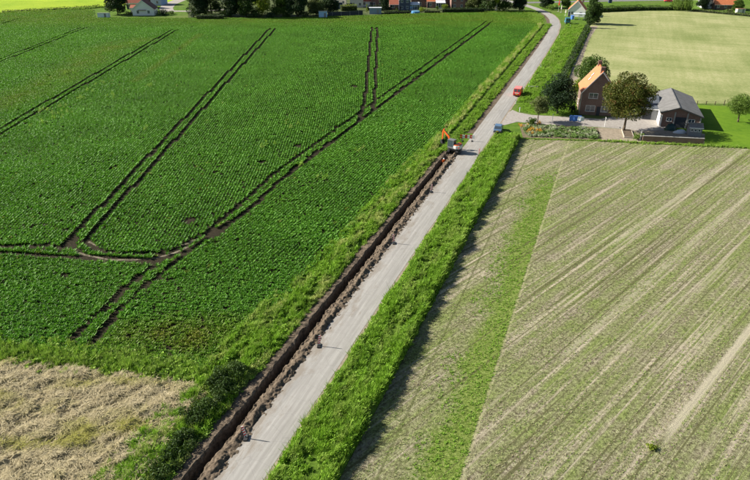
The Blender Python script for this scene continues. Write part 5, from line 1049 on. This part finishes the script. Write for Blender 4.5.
# ---- white marker posts on the right verge
def marker():
    e = empty('marker_post', (0, 0, 0)); MB().prism([(-0.06, -0.05), (0.06, -0.05), (0.06, 0.05), (-0.06, 0.05)], 0, 1.05, 'z').build('post', WHITE, e); MB().box(-0.065, 0.065, -0.056, 0.056, 0.78, 0.95).build('reflector_band', BLACKP, e); return e
mp = marker()
for i, (q, lb) in enumerate((((515.5, 104.5), 'white roadside marker post nearest the driveway'), ((529, 85), 'white roadside marker post just beyond the red van'), ((540.5, 69), 'white roadside marker post second beyond the red van'), ((550.5, 54), 'white roadside marker post third beyond the red van'), ((559, 39.5), 'white roadside marker post fourth beyond the red van'), ((570, 28.2), 'white roadside marker post below the teal van'))):
    o = mp if i == 0 else copy_tree(mp); p = at(*q); o.location = (p.x, p.y, 0.1); o.rotation_euler = (0, 0, -ROAD_AZ); o.scale = (1.3, 1.3, 1.15); tag(o, lb, 'marker post', 'marker posts on the right verge')
cu = empty('culvert_slab', at(533, 88.2), R(-6), 'pale concrete culvert slab in the verge beside the red van', 'slab'); MB().box(-1.2, 1.2, -0.22, 0.22, 0, 0.42).build('slab', CONCR, cu, bevel=0.03); MB().box(-1.3, 1.3, -0.3, 0.3, 0.423, 0.52).build('cap', CONCR, cu)
sg = empty('driveway_post', at(519.5, 112), 0, 'short white post at the corner of the driveway', 'post'); MB().tube((0, 0, 0), (0, 0, 1.1), 0.07).build('post', WHITE, sg); MB().box(-0.14, 0.14, -0.02, 0.02, 0.75, 1.1).build('plate', WHITE, sg)
lp = empty('street_lamp', at(610, 3.0), 0, 'dark lamp post on the village street', 'lamp post'); MB().tube((0, 0, 0), (0, 0, 5.5), 0.14, 0.08).build('pole', STEEL, lp); MB().box(-0.9, 0.15, -0.12, 0.12, 5.5, 5.62).build('lamp_head', STEEL, lp)
MB().box(-0.8, 0.8, -0.4, 0.4, 0, 1.7).build('cabinet', plain('dark_blue_steel', (0.03, 0.05, 0.14), 0.5), lp)

# ---- worker in the trench
SKIN = plain('skin', (0.52, 0.32, 0.22), 0.6, 0.05); HIVIS = plain('hi_vis_orange', (0.85, 0.16, 0.02), 0.7, 0.06); NAVY = plain('navy_cloth', (0.03, 0.035, 0.06), 0.9, 0.1)
def person(loc, rz, label):
    e = empty('person', loc, rz, label, 'person')
    J = {'pel': (0, 0, .95, .15), 'wst': (0, .03, 1.10, .145), 'chs': (0, .12, 1.33, .165), 'nck': (0, .17, 1.50, .06), 'hd0': (0, .20, 1.58, .085), 'hd1': (0, .215, 1.68, .10), 'hd2': (0, .21, 1.75, .07),
         'nose': (0, .30, 1.65, .02), 'Ls': (-.19, .12, 1.42, .07), 'Le': (-.27, .24, 1.16, .055), 'Lw': (-.16, .45, 1.05, .04), 'Lh': (-.13, .54, 1.04, .045), 'Rs': (.19, .12, 1.42, .07), 'Re': (.28, .20, 1.15, .055), 'Rw': (.20, .42, 1.02, .04), 'Rh': (.16, .52, 1.00, .045),
         'Lp': (-.10, 0, .90, .10), 'Lk': (-.13, .08, .50, .07), 'La': (-.14, 0, .09, .05), 'Lt': (-.16, .16, .05, .045), 'Rp': (.10, 0, .90, .10), 'Rk': (.14, .10, .50, .07), 'Ra': (.15, .02, .09, .05), 'Rt': (.17, .18, .05, .045)}
    E_ = [('pel', 'wst'), ('wst', 'chs'), ('chs', 'nck'), ('nck', 'hd0'), ('hd0', 'hd1'), ('hd1', 'hd2'), ('hd1', 'nose'), ('chs', 'Ls'), ('Ls', 'Le'), ('Le', 'Lw'), ('Lw', 'Lh'), ('chs', 'Rs'), ('Rs', 'Re'), ('Re', 'Rw'), ('Rw', 'Rh'), ('pel', 'Lp'), ('Lp', 'Lk'), ('Lk', 'La'), ('La', 'Lt'), ('pel', 'Rp'), ('Rp', 'Rk'), ('Rk', 'Ra'), ('Ra', 'Rt')]
    for sd, sx in (('L', -1), ('R', 1)):
        hx, hy, hz2, _ = J[sd+'h']
        for k in range(4): J[sd+'f%d' % k] = (hx+sx*(-.03+.02*k), hy+.075-.006*abs(k-1.5), hz2-.04, .009); E_.append((sd+'h', sd+'f%d' % k))
        J[sd+'th'] = (hx-sx*.05, hy+.03, hz2-.01, .010); E_.append((sd+'h', sd+'th'))
    ks = list(J); me = bpy.data.meshes.new('person_body'); me.from_pydata([J[k][:3] for k in ks], [(ks.index(a), ks.index(b)) for a, b in E_], []); o = link('body', me, None, e)
    md = o.modifiers.new('skin', 'SKIN'); sv = me.skin_vertices[0].data
    for i, k in enumerate(ks): sv[i].radius = (J[k][3], J[k][3])
    sv[0].use_root = True; ss = o.modifiers.new('sub', 'SUBSURF'); ss.levels = 2; ss.render_levels = 2
    dg = bpy.context.evaluated_depsgraph_get(); nm = bpy.data.meshes.new_from_object(o.evaluated_get(dg)); o.modifiers.clear(); o.data = nm
    nm.materials.clear(); [nm.materials.append(m_) for m_ in (SKIN, HIVIS, NAVY)]
    for p_ in nm.polygons:
        c_ = p_.center; hand = c_.y > .42 and c_.z < 1.2
        p_.material_index = 0 if (c_.z > 1.50 or hand) else (1 if c_.z > 0.92 else 2); p_.use_smooth = True
    hel = MB(); V = []; 
    hm = MB()
    for i in range(6):
        a0, a1 = i*math.pi/12, (i+1)*math.pi/12; hm.tube((0, .205, 1.68+.125*math.sin(a0)), (0, .205, 1.68+.125*math.sin(a1)), .128*math.cos(a0), max(.004, .128*math.cos(a1)), 14)
    hm.tube((0, .235, 1.675), (0, .235, 1.69), .155, n=14).build('helmet', WHITE, e); return e
wp = st(78.3, -3.72); person((wp[0], wp[1], -1.25), R(200), 'worker in orange high visibility clothing standing in the trench')
print('objects done', len(bpy.data.objects))
